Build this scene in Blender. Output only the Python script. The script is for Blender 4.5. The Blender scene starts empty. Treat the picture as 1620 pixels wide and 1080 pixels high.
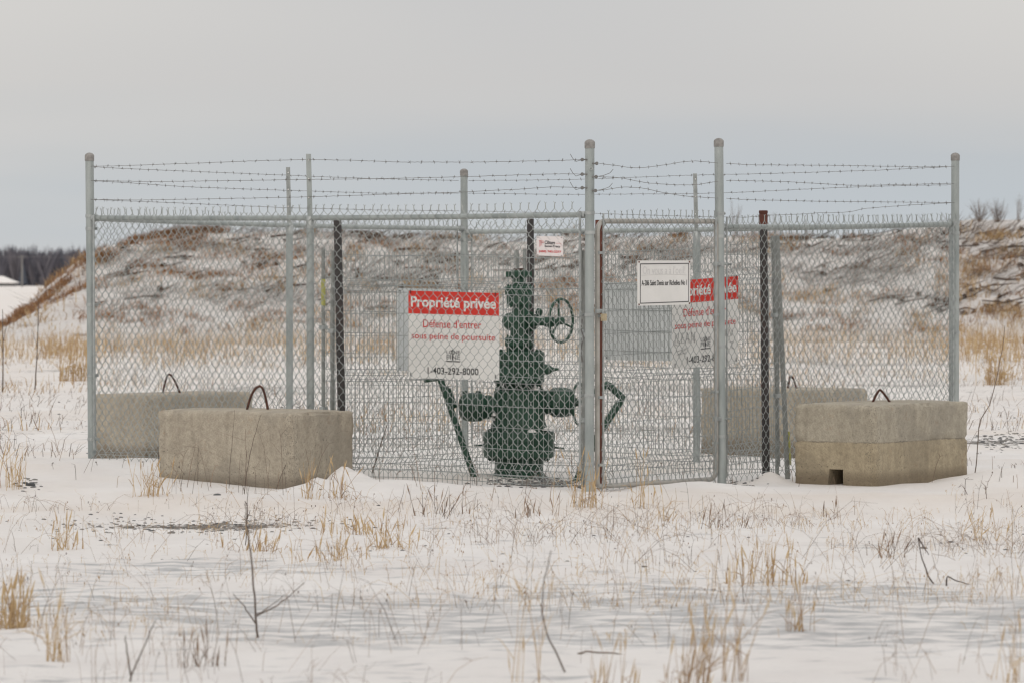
import bpy, math, random
import numpy as np
from mathutils import Vector
R = math.radians
random.seed(7); rng = np.random.default_rng(11)
sc = bpy.context.scene
COL = sc.collection

# ------------------------------------------------------------------ camera, sky, sun, exposure
H = 1.65; FPX = 7004.0
cam = bpy.data.cameras.new('camera'); co = bpy.data.objects.new('camera', cam); COL.objects.link(co)
cam.sensor_width = 36.0; cam.lens = FPX / 1620 * 36
co.location = (0, 0, H); co.rotation_euler = (R(90 - 0.7934), 0, 0)
cam.clip_start = 0.5; cam.clip_end = 9000
cam.dof.use_dof = True; cam.dof.focus_distance = 35.6; cam.dof.aperture_fstop = 6.0
sc.camera = co

SUN_EL, SUN_AZ = 34, -10            # azimuth measured from behind the camera towards the left
w = bpy.data.worlds.new('World'); sc.world = w; w.use_nodes = True
nt = w.node_tree; N = nt.nodes; Lk = nt.links
for n in list(N): N.remove(n)
out = N.new('ShaderNodeOutputWorld'); mixs = N.new('ShaderNodeMixShader'); mixs.inputs[0].default_value = 0.12
bg1 = N.new('ShaderNodeBackground'); bg2 = N.new('ShaderNodeBackground')
sky = N.new('ShaderNodeTexSky'); sky.sky_type = 'NISHITA'; sky.sun_disc = False
sky.sun_elevation = R(SUN_EL); sky.sun_rotation = R(180 + 10)
sky.dust_density = 4
Lk.new(sky.outputs[0], bg2.inputs[0]); bg2.inputs[1].default_value = 0.07
tc = N.new('ShaderNodeTexCoord'); sep = N.new('ShaderNodeSeparateXYZ'); Lk.new(tc.outputs['Generated'], sep.inputs[0])
# soft overcast layers (direction based), stretched along the horizon
mp = N.new('ShaderNodeMapping'); mp.inputs['Scale'].default_value = (3.2, 3.2, 24); Lk.new(tc.outputs['Generated'], mp.inputs[0])
nz = N.new('ShaderNodeTexNoise'); nz.inputs['Scale'].default_value = 1.3; nz.inputs['Detail'].default_value = 3; nz.inputs['Roughness'].default_value = 0.45
Lk.new(mp.outputs[0], nz.inputs['Vector'])
rp = N.new('ShaderNodeValToRGB'); Lk.new(nz.outputs[0], rp.inputs[0])
e = rp.color_ramp.elements
e[0].position = 0.40; e[0].color = (0.535, 0.590, 0.635, 1)
e[1].position = 0.62; e[1].color = (0.680, 0.678, 0.675, 1)
x_ = rp.color_ramp.elements.new(0.5); x_.color = (0.600, 0.628, 0.645, 1)
# warm grey deck higher up, pale bluish layers near the horizon
mr = N.new('ShaderNodeMapRange'); mr.inputs[1].default_value = 0.018; mr.inputs[2].default_value = 0.045
Lk.new(sep.outputs[2], mr.inputs[0])
nz2 = N.new('ShaderNodeTexNoise'); nz2.inputs['Scale'].default_value = 0.8; nz2.inputs['Detail'].default_value = 2
mp2 = N.new('ShaderNodeMapping'); mp2.inputs['Scale'].default_value = (6, 6, 16); mp2.inputs['Location'].default_value = (3.1, 0.4, 1.7)
Lk.new(tc.outputs['Generated'], mp2.inputs[0]); Lk.new(mp2.outputs[0], nz2.inputs['Vector'])
rp2 = N.new('ShaderNodeValToRGB'); Lk.new(nz2.outputs[0], rp2.inputs[0])
e = rp2.color_ramp.elements
e[0].position = 0.36; e[0].color = (0.610, 0.605, 0.606, 1); e[1].position = 0.64; e[1].color = (0.685, 0.668, 0.648, 1)
mx = N.new('ShaderNodeMix'); mx.data_type = 'RGBA'
Lk.new(mr.outputs[0], mx.inputs[0]); Lk.new(rp.outputs[0], mx.inputs[6]); Lk.new(rp2.outputs[0], mx.inputs[7])
# overcast luminance rises towards the zenith
ma = N.new('ShaderNodeMath'); ma.operation = 'MAXIMUM'; ma.inputs[1].default_value = 0; Lk.new(sep.outputs[2], ma.inputs[0])
mb_ = N.new('ShaderNodeMath'); mb_.operation = 'MULTIPLY_ADD'; mb_.inputs[1].default_value = 0.85; mb_.inputs[2].default_value = 1.0
Lk.new(ma.outputs[0], mb_.inputs[0])
mh = N.new('ShaderNodeMapRange'); mh.inputs[1].default_value = 0.0; mh.inputs[2].default_value = 0.028; mh.inputs[3].default_value = 0.75; mh.inputs[4].default_value = 0.0
Lk.new(ma.outputs[0], mh.inputs[0]); mx3 = N.new('ShaderNodeMix'); mx3.data_type = 'RGBA'; mx3.inputs[7].default_value = (0.655, 0.665, 0.675, 1)
Lk.new(mh.outputs[0], mx3.inputs[0]); Lk.new(mx.outputs[2], mx3.inputs[6])
Lk.new(mx3.outputs[2], bg1.inputs[0]); Lk.new(mb_.outputs[0], bg1.inputs[1])
Lk.new(bg1.outputs[0], mixs.inputs[1]); Lk.new(bg2.outputs[0], mixs.inputs[2]); Lk.new(mixs.outputs[0], out.inputs[0])

sl = bpy.data.lights.new('sun', 'SUN'); sl.energy = 0.55; sl.angle = R(34); sl.color = (1.0, 0.93, 0.84)
so = bpy.data.objects.new('sun', sl); COL.objects.link(so)
so.rotation_euler = (R(90 - SUN_EL), 0, R(SUN_AZ))
sc.view_settings.view_transform = 'Standard'; sc.view_settings.look = 'None'
sc.view_settings.exposure = 0; sc.view_settings.gamma = 1; sc.view_settings.use_curve_mapping = False
sc.render.engine = 'CYCLES'
sc.cycles.use_denoising = True
sc.cycles.max_bounces = 5; sc.cycles.diffuse_bounces = 3; sc.cycles.glossy_bounces = 2
sc.cycles.filter_width = 1.3

# ------------------------------------------------------------------ mesh helpers
class MB:
    def __init__(s): s.v = []; s.f = []; s.n = 0; s.tint = []
    def add(s, v, f, tint=None):
        v = np.asarray(v, float).reshape(-1, 3)
        s.v.append(v)
        for a in (f if isinstance(f, list) and len(f) and isinstance(f[0], np.ndarray) else [np.asarray(f)]):
            s.f.append(a + s.n)
        s.tint.append(np.full(len(v), 0.5) if tint is None else np.broadcast_to(np.asarray(tint, float), (len(v),)))
        s.n += len(v)
    def tube(s, pts, r, k=8, cap=True, ref=None, tint=None):
        p = np.asarray(pts, float); n = len(p)
        t = np.gradient(p, axis=0); t /= (np.linalg.norm(t, axis=1)[:, None] + 1e-12)
        if ref is None:
            m = np.abs(t).mean(0); ref = np.eye(3)[int(np.argmin(m))]
        a = np.cross(t, ref); a /= (np.linalg.norm(a, axis=1)[:, None] + 1e-12); b = np.cross(t, a)
        r = np.broadcast_to(np.asarray(r, float), (n,))
        th = np.arange(k) * 2 * np.pi / k
        ring = (a[:, None, :] * np.cos(th)[None, :, None] + b[:, None, :] * np.sin(th)[None, :, None]) * r[:, None, None] + p[:, None, :]
        i = np.arange(n - 1)[:, None] * k; j = np.arange(k)[None, :]; j2 = (j + 1) % k
        q = np.stack([i + j, i + j2, i + k + j2, i + k + j], -1).reshape(-1, 4)
        fs = [q[:, ::-1]]
        if cap and k > 2:
            fs.append(np.arange(k)[None, :]); fs.append((np.arange(k)[::-1] + (n - 1) * k)[None, :])
        s.add(ring.reshape(-1, 3), fs, tint)
    def lathe(s, o, ax, prof, k=20, tint=None):
        """prof: list of (distance along ax, radius)"""
        o = np.asarray(o, float); ax = np.asarray(ax, float); ax = ax / np.linalg.norm(ax)
        ref = np.array([0, 0, 1.]) if abs(ax[2]) < .9 else np.array([1., 0, 0])
        a = np.cross(ax, ref); a /= np.linalg.norm(a); b = np.cross(ax, a)
        th = np.arange(k) * 2 * np.pi / k
        v = []
        for d, r in prof:
            v.append(o + ax * d + (a * np.cos(th)[:, None] + b * np.sin(th)[:, None]) * max(r, 1e-4))
        n = len(prof)
        i = np.arange(n - 1)[:, None] * k; j = np.arange(k)[None, :]; j2 = (j + 1) % k
        q = np.stack([i + j, i + k + j, i + k + j2, i + j2], -1).reshape(-1, 4)
        s.add(np.concatenate(v), [q[:, ::-1], np.arange(k)[None, :], (np.arange(k)[::-1] + (n - 1) * k)[None, :]], tint)
    def box(s, c, sx, sy, sz, ux=(1, 0, 0), uy=(0, 1, 0), uz=(0, 0, 1), bev=0.0, tint=None):
        c = np.asarray(c, float); ux, uy, uz = [np.asarray(q, float) for q in (ux, uy, uz)]
        v = [c + ux * sx * a / 2 + uy * sy * b / 2 + uz * sz * d / 2 for d in (-1, 1) for (a, b) in ((-1, -1), (1, -1), (1, 1), (-1, 1))]
        f = np.array([[3, 2, 1, 0], [4, 5, 6, 7], [0, 1, 5, 4], [1, 2, 6, 5], [2, 3, 7, 6], [3, 0, 4, 7]])
        s.add(v, f, tint)
    def torus(s, c, ax, r, rt, k=28, kt=8):
        ax = np.asarray(ax, float); ax /= np.linalg.norm(ax)
        ref = np.array([0, 0, 1.]) if abs(ax[2]) < .9 else np.array([1., 0, 0])
        a = np.cross(ax, ref); a /= np.linalg.norm(a); b = np.cross(ax, a)
        v = []
        for i in range(k):
            t = 2 * math.pi * i / k; d = a * math.cos(t) + b * math.sin(t)
            for j in range(kt):
                u = 2 * math.pi * j / kt
                v.append(np.asarray(c) + d * (r + rt * math.cos(u)) + ax * rt * math.sin(u))
        i = np.arange(k)[:, None]; j = np.arange(kt)[None, :]
        q = np.stack([i * kt + j, ((i + 1) % k) * kt + j, ((i + 1) % k) * kt + (j + 1) % kt, i * kt + (j + 1) % kt], -1).reshape(-1, 4)
        s.add(v, [q])
    def mesh(s, name, shift=(0, 0, 0), smooth=False, tint=False):
        V = np.concatenate(s.v) - np.asarray(shift, float)
        me = bpy.data.meshes.new(name)
        loops = np.concatenate([a.reshape(-1) for a in s.f]).astype(np.int32)
        cnt = np.concatenate([np.full(len(a), a.shape[1]) for a in s.f]).astype(np.int32)
        st = np.concatenate([[0], np.cumsum(cnt)[:-1]]).astype(np.int32)
        me.vertices.add(len(V)); me.vertices.foreach_set('co', V.reshape(-1).astype(np.float32))
        me.loops.add(len(loops)); me.loops.foreach_set('vertex_index', loops)
        me.polygons.add(len(cnt)); me.polygons.foreach_set('loop_start', st); me.polygons.foreach_set('loop_total', cnt)
        me.polygons.foreach_set('use_smooth', np.full(len(cnt), bool(smooth)))
        if tint:
            at = me.attributes.new('tint', 'FLOAT', 'POINT'); at.data.foreach_set('value', np.concatenate(s.tint).astype(np.float32))
        me.update(calc_edges=True); me.validate()
        return me

def link(name, me, mat, parent=None, loc=None):
    o = bpy.data.objects.new(name, me); COL.objects.link(o)
    if mat is not None and not me.materials: me.materials.append(mat)
    if parent is not None: o.parent = parent
    if loc is not None: o.location = loc
    return o
def wloc(o):
    p = np.zeros(3)
    while o is not None: p += np.array(o.location); o = o.parent
    return p
def part(name, mb, mat, parent, smooth=False, label=None, stuff=False, tint=False):
    o = link(name, mb.mesh(name, wloc(parent), smooth, tint), mat, parent)
    if label: o['label'] = label
    if stuff: o['kind'] = 'stuff'
    return o
def smoothish(o, ang=40):
    me = o.data
    me.polygons.foreach_set('use_smooth', np.ones(len(me.polygons), bool))
    try: me.set_sharp_from_angle(angle=R(ang))
    except Exception: pass
    return o
def thing(name, label, cat, loc, group=None):
    o = bpy.data.objects.new(name, None); COL.objects.link(o); o.location = loc; o.empty_display_size = .2
    o['label'] = label; o['category'] = cat
    if group: o['group'] = group
    return o
def solo(name, mb, mat, label, cat, loc, group=None, smooth=False, tint=False):
    o = link(name, mb.mesh(name, loc, smooth, tint), mat, None, loc)
    o['label'] = label; o['category'] = cat
    if group: o['group'] = group
    return o
def pt(px, py, Y): return np.array([(px - 810) / FPX * Y, Y, H - (py - 443) / FPX * Y])
def zat(py, Y): return H - (py - 443) / FPX * Y
def onl(A, B, px):
    """point of the ground line A-B that the photograph shows at column px"""
    q = (px - 810) / FPX; dx, dy = B[0] - A[0], B[1] - A[1]
    t = (q * A[1] - A[0]) / (dx - q * dy)
    return np.array([A[0] + dx * t, A[1] + dy * t])
def gpt(px, py, h=0.0):
    Y = (H - h) * FPX / (py - 443); return np.array([(px - 810) / FPX * Y, Y])

# ------------------------------------------------------------------ value noise + terrain height
_P = rng.random((256, 256))
def vnoise(x, y):
    xi = np.floor(x).astype(int); yi = np.floor(y).astype(int); fx = x - xi; fy = y - yi
    fx = fx * fx * (3 - 2 * fx); fy = fy * fy * (3 - 2 * fy)
    g = lambda a, b: _P[a % 256, b % 256]
    return (g(xi, yi) * (1 - fx) * (1 - fy) + g(xi + 1, yi) * fx * (1 - fy) + g(xi, yi + 1) * (1 - fx) * fy + g(xi + 1, yi + 1) * fx * fy) - .5
def fbm(x, y, o=4, g=.5):
    s = 0; a = 1
    for k in range(o): s = s + a * vnoise(x * 2 ** k + 17.3 * k, y * 2 ** k - 9.1 * k); a *= g
    return s
BUMPS = [  # x, y, amp, sx, sy
    (-3.7, 36.7, .13, 1.5, 1.3), (-4.6, 34.8, .06, 1.2, .8), (-2.3, 37.3, .07, 1.0, .8),
    (-1.33, 34.55, .13, .06, .09), (-1.25, 34.62, .08, .04, .05), (-1.42, 34.5, .05, .035, .05), (-1.20, 34.45, .10, .10, .10), (-1.52, 34.35, .05, .05, .05), (-1.5, 34.2, .07, .20, .16), (-.95, 34.2, .07, .35, .3), (-.5, 34.0, .05, .5, .35),
    (2.08, 35.75, .10, .09, .16), (3.95, 35.5, .10, .28, .45), (4.6, 35.9, .09, .7, .7), (3.1, 34.3, -.01, .8, .4),
    (1.45, 34.45, .06, .30, .25), (1.0, 33.9, .02, .5, .3), (-2.4, 34.2, -.02, .7, .4), (-3.0, 35.0, -.02, .35, .3),
    (0, 31.5, -.05, 9, 1.2), (3.6, 33.6, .04, 1.5, .4)]
def hgt(x, y):
    x = np.asarray(x, float); y = np.asarray(y, float)
    near = np.clip((60 - y) / 15, 0, 1)
    h = .05 * fbm(x * .45, y * .45, 3) + .028 * fbm(x * 1.6 + 5, y * 2.4, 3) * near + .010 * fbm(x * 6, y * 9 + 3, 2) * near
    for (cx_, cy_, sx, sy, lv) in ((-2.35, 34.75, .75, .42, .012), (2.75, 35.15, .55, .35, .018)):
        m_ = np.clip(1.35 * np.exp(-((x - cx_) / sx) ** 2 / 2 - ((y - cy_) / sy) ** 2 / 2), 0, 1); h = h * (1 - m_) + (lv + .15 * (h - lv)) * m_
    for (bx, by, a, sx, sy) in BUMPS: h = h + a * np.exp(-((x - bx) / sx) ** 2 / 2 - ((y - by) / sy) ** 2 / 2)
    h = h + np.clip((y - 55) / 60, 0, 1) * .10 * fbm(x * .12, y * .1, 2)
    return h
def hz(x, y): return float(hgt(x, y))

# ------------------------------------------------------------------ materials
def newmat(name):
    m = bpy.data.materials.new(name); m.use_nodes = True
    return m, m.node_tree.nodes, m.node_tree.links, m.node_tree.nodes['Principled BSDF']
def noise_(Nn, Ll, scale, detail=4, rough=.5, vec=None, mscale=None):
    tcn = Nn.new('ShaderNodeTexCoord'); nn = Nn.new('ShaderNodeTexNoise')
    nn.inputs['Scale'].default_value = scale; nn.inputs['Detail'].default_value = detail; nn.inputs['Roughness'].default_value = rough
    if mscale:
        mm = Nn.new('ShaderNodeMapping'); mm.inputs['Scale'].default_value = mscale; Ll.new(tcn.outputs['Object'], mm.inputs[0]); Ll.new(mm.outputs[0], nn.inputs['Vector'])
    else: Ll.new(tcn.outputs['Object'], nn.inputs['Vector'])
    return nn
def ramp_(Nn, Ll, src, stops):
    r = Nn.new('ShaderNodeValToRGB'); Ll.new(src, r.inputs[0]); el = r.color_ramp.elements
    while len(el) < len(stops): el.new(.5)
    for a, (p, c) in zip(el, stops): a.position = p; a.color = tuple(c) + (1,) if len(c) == 3 else c
    return r
def mix_(Nn, Ll, fac, a, b, mode='MIX'):
    m = Nn.new('ShaderNodeMix'); m.data_type = 'RGBA'; m.blend_type = mode
    for s, v in ((0, fac), (6, a), (7, b)):
        if isinstance(v, (tuple, list)): m.inputs[s].default_value = tuple(v) + (1,) if len(v) == 3 else v
        elif isinstance(v, (int, float)): m.inputs[s].default_value = v
        else: Ll.new(v, m.inputs[s])
    return m.outputs[2]
def bump_(Nn, Ll, bsdf, src, strength, dist):
    b = Nn.new('ShaderNodeBump'); b.inputs['Strength'].default_value = strength; b.inputs['Distance'].default_value = dist
    Ll.new(src, b.inputs['Height']); Ll.new(b.outputs[0], bsdf.inputs['Normal']); return b
def simple(name, c1, c2, scale=8, rough=.6, metal=0.0, detail=5, lo=.35, hi=.65, mscale=None, bump=None):
    m, Nn, Ll, b = newmat(name)
    n1 = noise_(Nn, Ll, scale, detail, .6, mscale=mscale)
    r = ramp_(Nn, Ll, n1.outputs[0], [(lo, c1), (hi, c2)])
    Ll.new(r.outputs[0], b.inputs['Base Color']); b.inputs['Roughness'].default_value = rough; b.inputs['Metallic'].default_value = metal
    if bump: bump_(Nn, Ll, b, n1.outputs[0], bump[0], bump[1])
    return m
M = {}
def mult(Nn, Ll, src, k):
    q = Nn.new('ShaderNodeMath'); q.operation = 'MULTIPLY'; q.inputs[1].default_value = k; Ll.new(src, q.inputs[0]); return q.outputs[0]
M['galv'] = simple('galvanised_steel', (.27, .30, .295), (.385, .415, .405), 9, .5, .25, 6, .35, .65, (1, 1, .35))
M['galv_cap'] = simple('weathered_cap', (.20, .19, .18), (.31, .295, .28), 30, .7, .1)
M['channel'] = simple('dull_steel_channel', (.22, .235, .23), (.38, .40, .39), 14, .5, .3)
M['wire'] = simple('galvanised_wire', (.26, .28, .27), (.36, .38, .37), 3, .5, .3)
M['weld'] = simple('welded_wire', (.24, .26, .25), (.33, .35, .34), 3, .5, .3)
M['barb'] = simple('barbed_wire_steel', (.15, .145, .14), (.25, .24, .235), 12, .6, .3)
M['panelpost'] = simple('grey_panel_post', (.20, .21, .20), (.29, .30, .285), 12, .6, .2)
M['gatetube'] = simple('gate_tube', (.33, .315, .285), (.44, .42, .39), 10, .5, .2)
M['clamp'] = simple('clamp_steel', (.30, .32, .32), (.44, .46, .45), 20, .45, .4)
M['yellow'] = simple('yellow_tape', (.32, .32, .10), (.44, .43, .14), 30, .6)
M['brass'] = simple('padlock_brass', (.38, .31, .20), (.50, .42, .28), 40, .5, .2)
M['white'] = simple('white_sign_board', (.70, .69, .665), (.77, .76, .735), 3, .85)
M['pinkwhite'] = simple('pale_sign_board', (.72, .66, .65), (.75, .70, .69), 5, .45)
M['whiteback'] = simple('sign_back', (.56, .58, .585), (.63, .65, .65), 4, .85)
M['red'] = simple('sign_red', (.56, .028, .018), (.66, .042, .028), 5, .75)
M['redtext'] = simple('sign_red_text', (.50, .03, .03), (.56, .04, .04), 5, .5)
M['black'] = simple('sign_black', (.022, .022, .024), (.035, .035, .038), 5, .5)
M['greytext'] = simple('sign_grey', (.15, .15, .15), (.20, .20, .20), 5, .5)
M['pencil'] = simple('pencil_grey', (.58, .57, .56), (.65, .64, .63), 60, .6)
M['iron'] = simple('rusty_rebar', (.045, .022, .016), (.11, .045, .03), 40, .8)
M['straw'] = None
def rust():
    m, Nn, Ll, b = newmat('rusty_drill_pipe')
    n1 = noise_(Nn, Ll, 5, 6, .6, mscale=(1, 1, .5)); n2 = noise_(Nn, Ll, 40, 4, .6)
    r = ramp_(Nn, Ll, n1.outputs[0], [(.46, (.032, .031, .033)), (.58, (.050, .042, .041)), (.70, (.085, .032, .022))])
    c = mix_(Nn, Ll, .35, r.outputs[0], ramp_(Nn, Ll, n2.outputs[0], [(.3, (.025, .023, .023)), (.7, (.09, .08, .075))]).outputs[0])
    Ll.new(c, b.inputs['Base Color']); b.inputs['Roughness'].default_value = .75
    bump_(Nn, Ll, b, n2.outputs[0], .4, .004); return m
M['rust'] = rust()
M['rustred'] = simple('red_rust', (.085, .028, .018), (.15, .05, .032), 14, .8)
def green():
    m, Nn, Ll, b = newmat('dark_green_enamel')
    n1 = noise_(Nn, Ll, 6, 5, .6); n2 = noise_(Nn, Ll, 60, 4, .6)
    r = ramp_(Nn, Ll, n1.outputs[0], [(.35, (.009, .044, .024)), (.62, (.016, .064, .038)), (.8, (.026, .075, .048))])
    nw_ = noise_(Nn, Ll, 26, 6, .75); wr_ = ramp_(Nn, Ll, nw_.outputs[0], [(.60, (0, 0, 0)), (.68, (1, 1, 1))])
    nr_ = noise_(Nn, Ll, 9, 5, .7); rr_ = ramp_(Nn, Ll, nr_.outputs[0], [(.66, (0, 0, 0)), (.72, (1, 1, 1))])
    cg = mix_(Nn, Ll, mult(Nn, Ll, wr_.outputs[0], .5), r.outputs[0], (.06, .10, .08)); cg = mix_(Nn, Ll, mult(Nn, Ll, rr_.outputs[0], .6), cg, (.07, .04, .028))
    Ll.new(cg, b.inputs['Base Color']); b.inputs['Roughness'].default_value = .42
    rr = ramp_(Nn, Ll, n2.outputs[0], [(.3, (.34,) * 3), (.7, (.62,) * 3)]); Ll.new(rr.outputs[0], b.inputs['Roughness'])
    bump_(Nn, Ll, b, n2.outputs[0], .15, .002); return m
M['green'] = green()
M['brown'] = simple('rusted_cap', (.05, .025, .018), (.09, .045, .03), 30, .8)
def concrete(name, c1, c2, lower=None):
    m, Nn, Ll, b = newmat(name)
    n1 = noise_(Nn, Ll, 3.2, 7, .62); n2 = noise_(Nn, Ll, 22, 6, .65); n3 = noise_(Nn, Ll, 4.5, 5, .6, mscale=(3, 3, .35))
    base = ramp_(Nn, Ll, n1.outputs[0], [(.32, c1), (.66, c2)]).outputs[0]
    base = mix_(Nn, Ll, .35, base, ramp_(Nn, Ll, n3.outputs[0], [(.35, tuple(k * .78 for k in c1)), (.65, tuple(min(1, k * 1.1) for k in c2))]).outputs[0])
    base = mix_(Nn, Ll, .5, base, ramp_(Nn, Ll, n2.outputs[0], [(.35, (.66,) * 3), (.6, (1.06, 1.06, 1.06))]).outputs[0], 'MULTIPLY')
    nsp = noise_(Nn, Ll, 90, 4, .7); base = mix_(Nn, Ll, .55, base, ramp_(Nn, Ll, nsp.outputs[0], [(.36, (.62,) * 3), (.52, (1, 1, 1)), (.7, (1.2, 1.2, 1.18))]).outputs[0], 'MULTIPLY')
    # rust / lichen blotches
    n4 = noise_(Nn, Ll, 6.5, 5, .75)
    f = ramp_(Nn, Ll, n4.outputs[0], [(.60, (0, 0, 0)), (.70, (1, 1, 1))])
    base = mix_(Nn, Ll, mult(Nn, Ll, f.outputs[0], .45), base, (.27, .17, .10))
    # pits
    tcn = Nn.new('ShaderNodeTexCoord'); vo = Nn.new('ShaderNodeTexVoronoi'); vo.inputs['Scale'].default_value = 34; Ll.new(tcn.outputs['Object'], vo.inputs['Vector'])
    pit = ramp_(Nn, Ll, vo.outputs['Distance'], [(.10, (1, 1, 1)), (.20, (0, 0, 0))])
    n5 = noise_(Nn, Ll, 2.3, 3, .6, mscale=(1, 1, .5)); pm = ramp_(Nn, Ll, n5.outputs[0], [(.48, (0, 0, 0)), (.62, (1, 1, 1))])
    pf = mix_(Nn, Ll, 1.0, pit.outputs[0], pm.outputs[0], 'MULTIPLY')
    base = mix_(Nn, Ll, mult(Nn, Ll, pf, .75), base, (.09, .08, .07))
    # worn aggregate along the cast corner
    spc = Nn.new('ShaderNodeVectorMath'); spc.operation = 'MULTIPLY'; spc.inputs[1].default_value = (1, 1, 0); Ll.new(tcn.outputs['Object'], spc.inputs[0])
    lnv = Nn.new('ShaderNodeVectorMath'); lnv.operation = 'LENGTH'; Ll.new(spc.outputs[0], lnv.inputs[0])
    ndn = Nn.new('ShaderNodeMath'); ndn.operation = 'MULTIPLY_ADD'; ndn.inputs[1].default_value = -.16; Ll.new(n1.outputs[0], ndn.inputs[0]); Ll.new(lnv.outputs['Value'], ndn.inputs[2])
    band = ramp_(Nn, Ll, ndn.outputs[0], [(-.02 + .02, (1, 1, 1)), (.03, (0, 0, 0))])
    vo2 = Nn.new('ShaderNodeTexVoronoi'); vo2.inputs['Scale'].default_value = 60; Ll.new(tcn.outputs['Object'], vo2.inputs['Vector'])
    pit2 = ramp_(Nn, Ll, vo2.outputs['Distance'], [(.16, (1, 1, 1)), (.30, (0, 0, 0))])
    bf = mix_(Nn, Ll, 1.0, pit2.outputs[0], band.outputs[0], 'MULTIPLY')
    base = mix_(Nn, Ll, mult(Nn, Ll, bf, .75), base, (.10, .10, .09))
    # big soft damp patches
    n6 = noise_(Nn, Ll, 1.5, 3, .5); dpf = ramp_(Nn, Ll, n6.outputs[0], [(.52, (0, 0, 0)), (.56, (1, 1, 1))])
    base = mix_(Nn, Ll, mult(Nn, Ll, dpf.outputs[0], .34), base, (.22, .20, .165))
    # soil splash and damp near the foot
    sp = Nn.new('ShaderNodeSeparateXYZ'); Ll.new(tcn.outputs['Object'], sp.inputs[0])
    ad = Nn.new('ShaderNodeMath'); ad.operation = 'MULTIPLY_ADD'; ad.inputs[1].default_value = -.07; Ll.new(n2.outputs[0], ad.inputs[0]); Ll.new(sp.outputs[2], ad.inputs[2])
    dm = ramp_(Nn, Ll, ad.outputs[0], [(0.0, (1, 1, 1)), (.045, (.55, .55, .55)), (.075, (0, 0, 0))])
    base = mix_(Nn, Ll, mult(Nn, Ll, dm.outputs[0], .6), base, (.12, .095, .07))
    if lower:
        lo_ = ramp_(Nn, Ll, sp.outputs[2], [(lower[0] - .004, (1, 1, 1)), (lower[0] + .004, (0, 0, 0))])
        base = mix_(Nn, Ll, lo_.outputs[0], base, mix_(Nn, Ll, 1.0, base, lower[1], 'MULTIPLY'))
        nj = noise_(Nn, Ll, 14, 5, .7); zj = Nn.new('ShaderNodeMath'); zj.operation = 'MULTIPLY_ADD'; zj.inputs[1].default_value = .03; Ll.new(nj.outputs[0], zj.inputs[0]); Ll.new(sp.outputs[2], zj.inputs[2])
        dj = Nn.new('ShaderNodeMath'); dj.operation = 'SUBTRACT'; dj.inputs[1].default_value = lower[0] + .015; Ll.new(zj.outputs[0], dj.inputs[0])
        aj = Nn.new('ShaderNodeMath'); aj.operation = 'ABSOLUTE'; Ll.new(dj.outputs[0], aj.inputs[0])
        lj = ramp_(Nn, Ll, aj.outputs[0], [(.0015, (1, 1, 1)), (.0055, (0, 0, 0))]); nk = noise_(Nn, Ll, 3.5, 4, .7); kj = ramp_(Nn, Ll, nk.outputs[0], [(.42, (.25,) * 3), (.56, (1, 1, 1))])
        base = mix_(Nn, Ll, mult(Nn, Ll, mix_(Nn, Ll, 1.0, lj.outputs[0], kj.outputs[0], 'MULTIPLY'), .8), base, (.09, .08, .065))
    Ll.new(base, b.inputs['Base Color']); b.inputs['Roughness'].default_value = .9
    hh = mix_(Nn, Ll, .5, n2.outputs[0], pf, 'SUBTRACT')
    bump_(Nn, Ll, b, hh, .8, .018); return m
M['conc'] = concrete('cast_concrete', (.37, .322, .252), (.47, .418, .335))
M['conc2'] = concrete('two_lift_concrete', (.365, .325, .255), (.455, .412, .33), (.33, (.95, .885, .77)))
def tinted(name, stops, rough=.8):
    m, Nn, Ll, b = newmat(name)
    at = Nn.new('ShaderNodeAttribute'); at.attribute_name = 'tint'
    r = ramp_(Nn, Ll, at.outputs['Fac'], stops); Ll.new(r.outputs[0], b.inputs['Base Color']); b.inputs['Roughness'].default_value = rough
    return m
M['straw'] = tinted('dry_straw', [(0, (.22, .125, .07)), (.5, (.42, .28, .14)), (1, (.56, .42, .24))])
M['weed'] = tinted('dead_weed', [(0, (.07, .05, .04)), (.5, (.17, .12, .09)), (1, (.33, .23, .16))])
M['twig'] = tinted('bare_twig', [(0, (.060, .042, .032)), (.5, (.14, .105, .082)), (1, (.26, .205, .165))])
M['rustgrass'] = tinted('rust_coloured_grass', [(0, (.14, .065, .03)), (.5, (.30, .15, .065)), (1, (.42, .25, .13))])
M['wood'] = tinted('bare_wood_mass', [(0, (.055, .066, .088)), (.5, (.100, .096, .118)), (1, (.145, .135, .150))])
M['stone'] = tinted('grey_stone', [(0, (.05, .052, .055)), (.5, (.13, .13, .13)), (1, (.24, .22, .19))])
M['snowpatch'] = simple('settled_snow', (.76, .73, .70), (.82, .79, .76), 20, .7)

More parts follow.
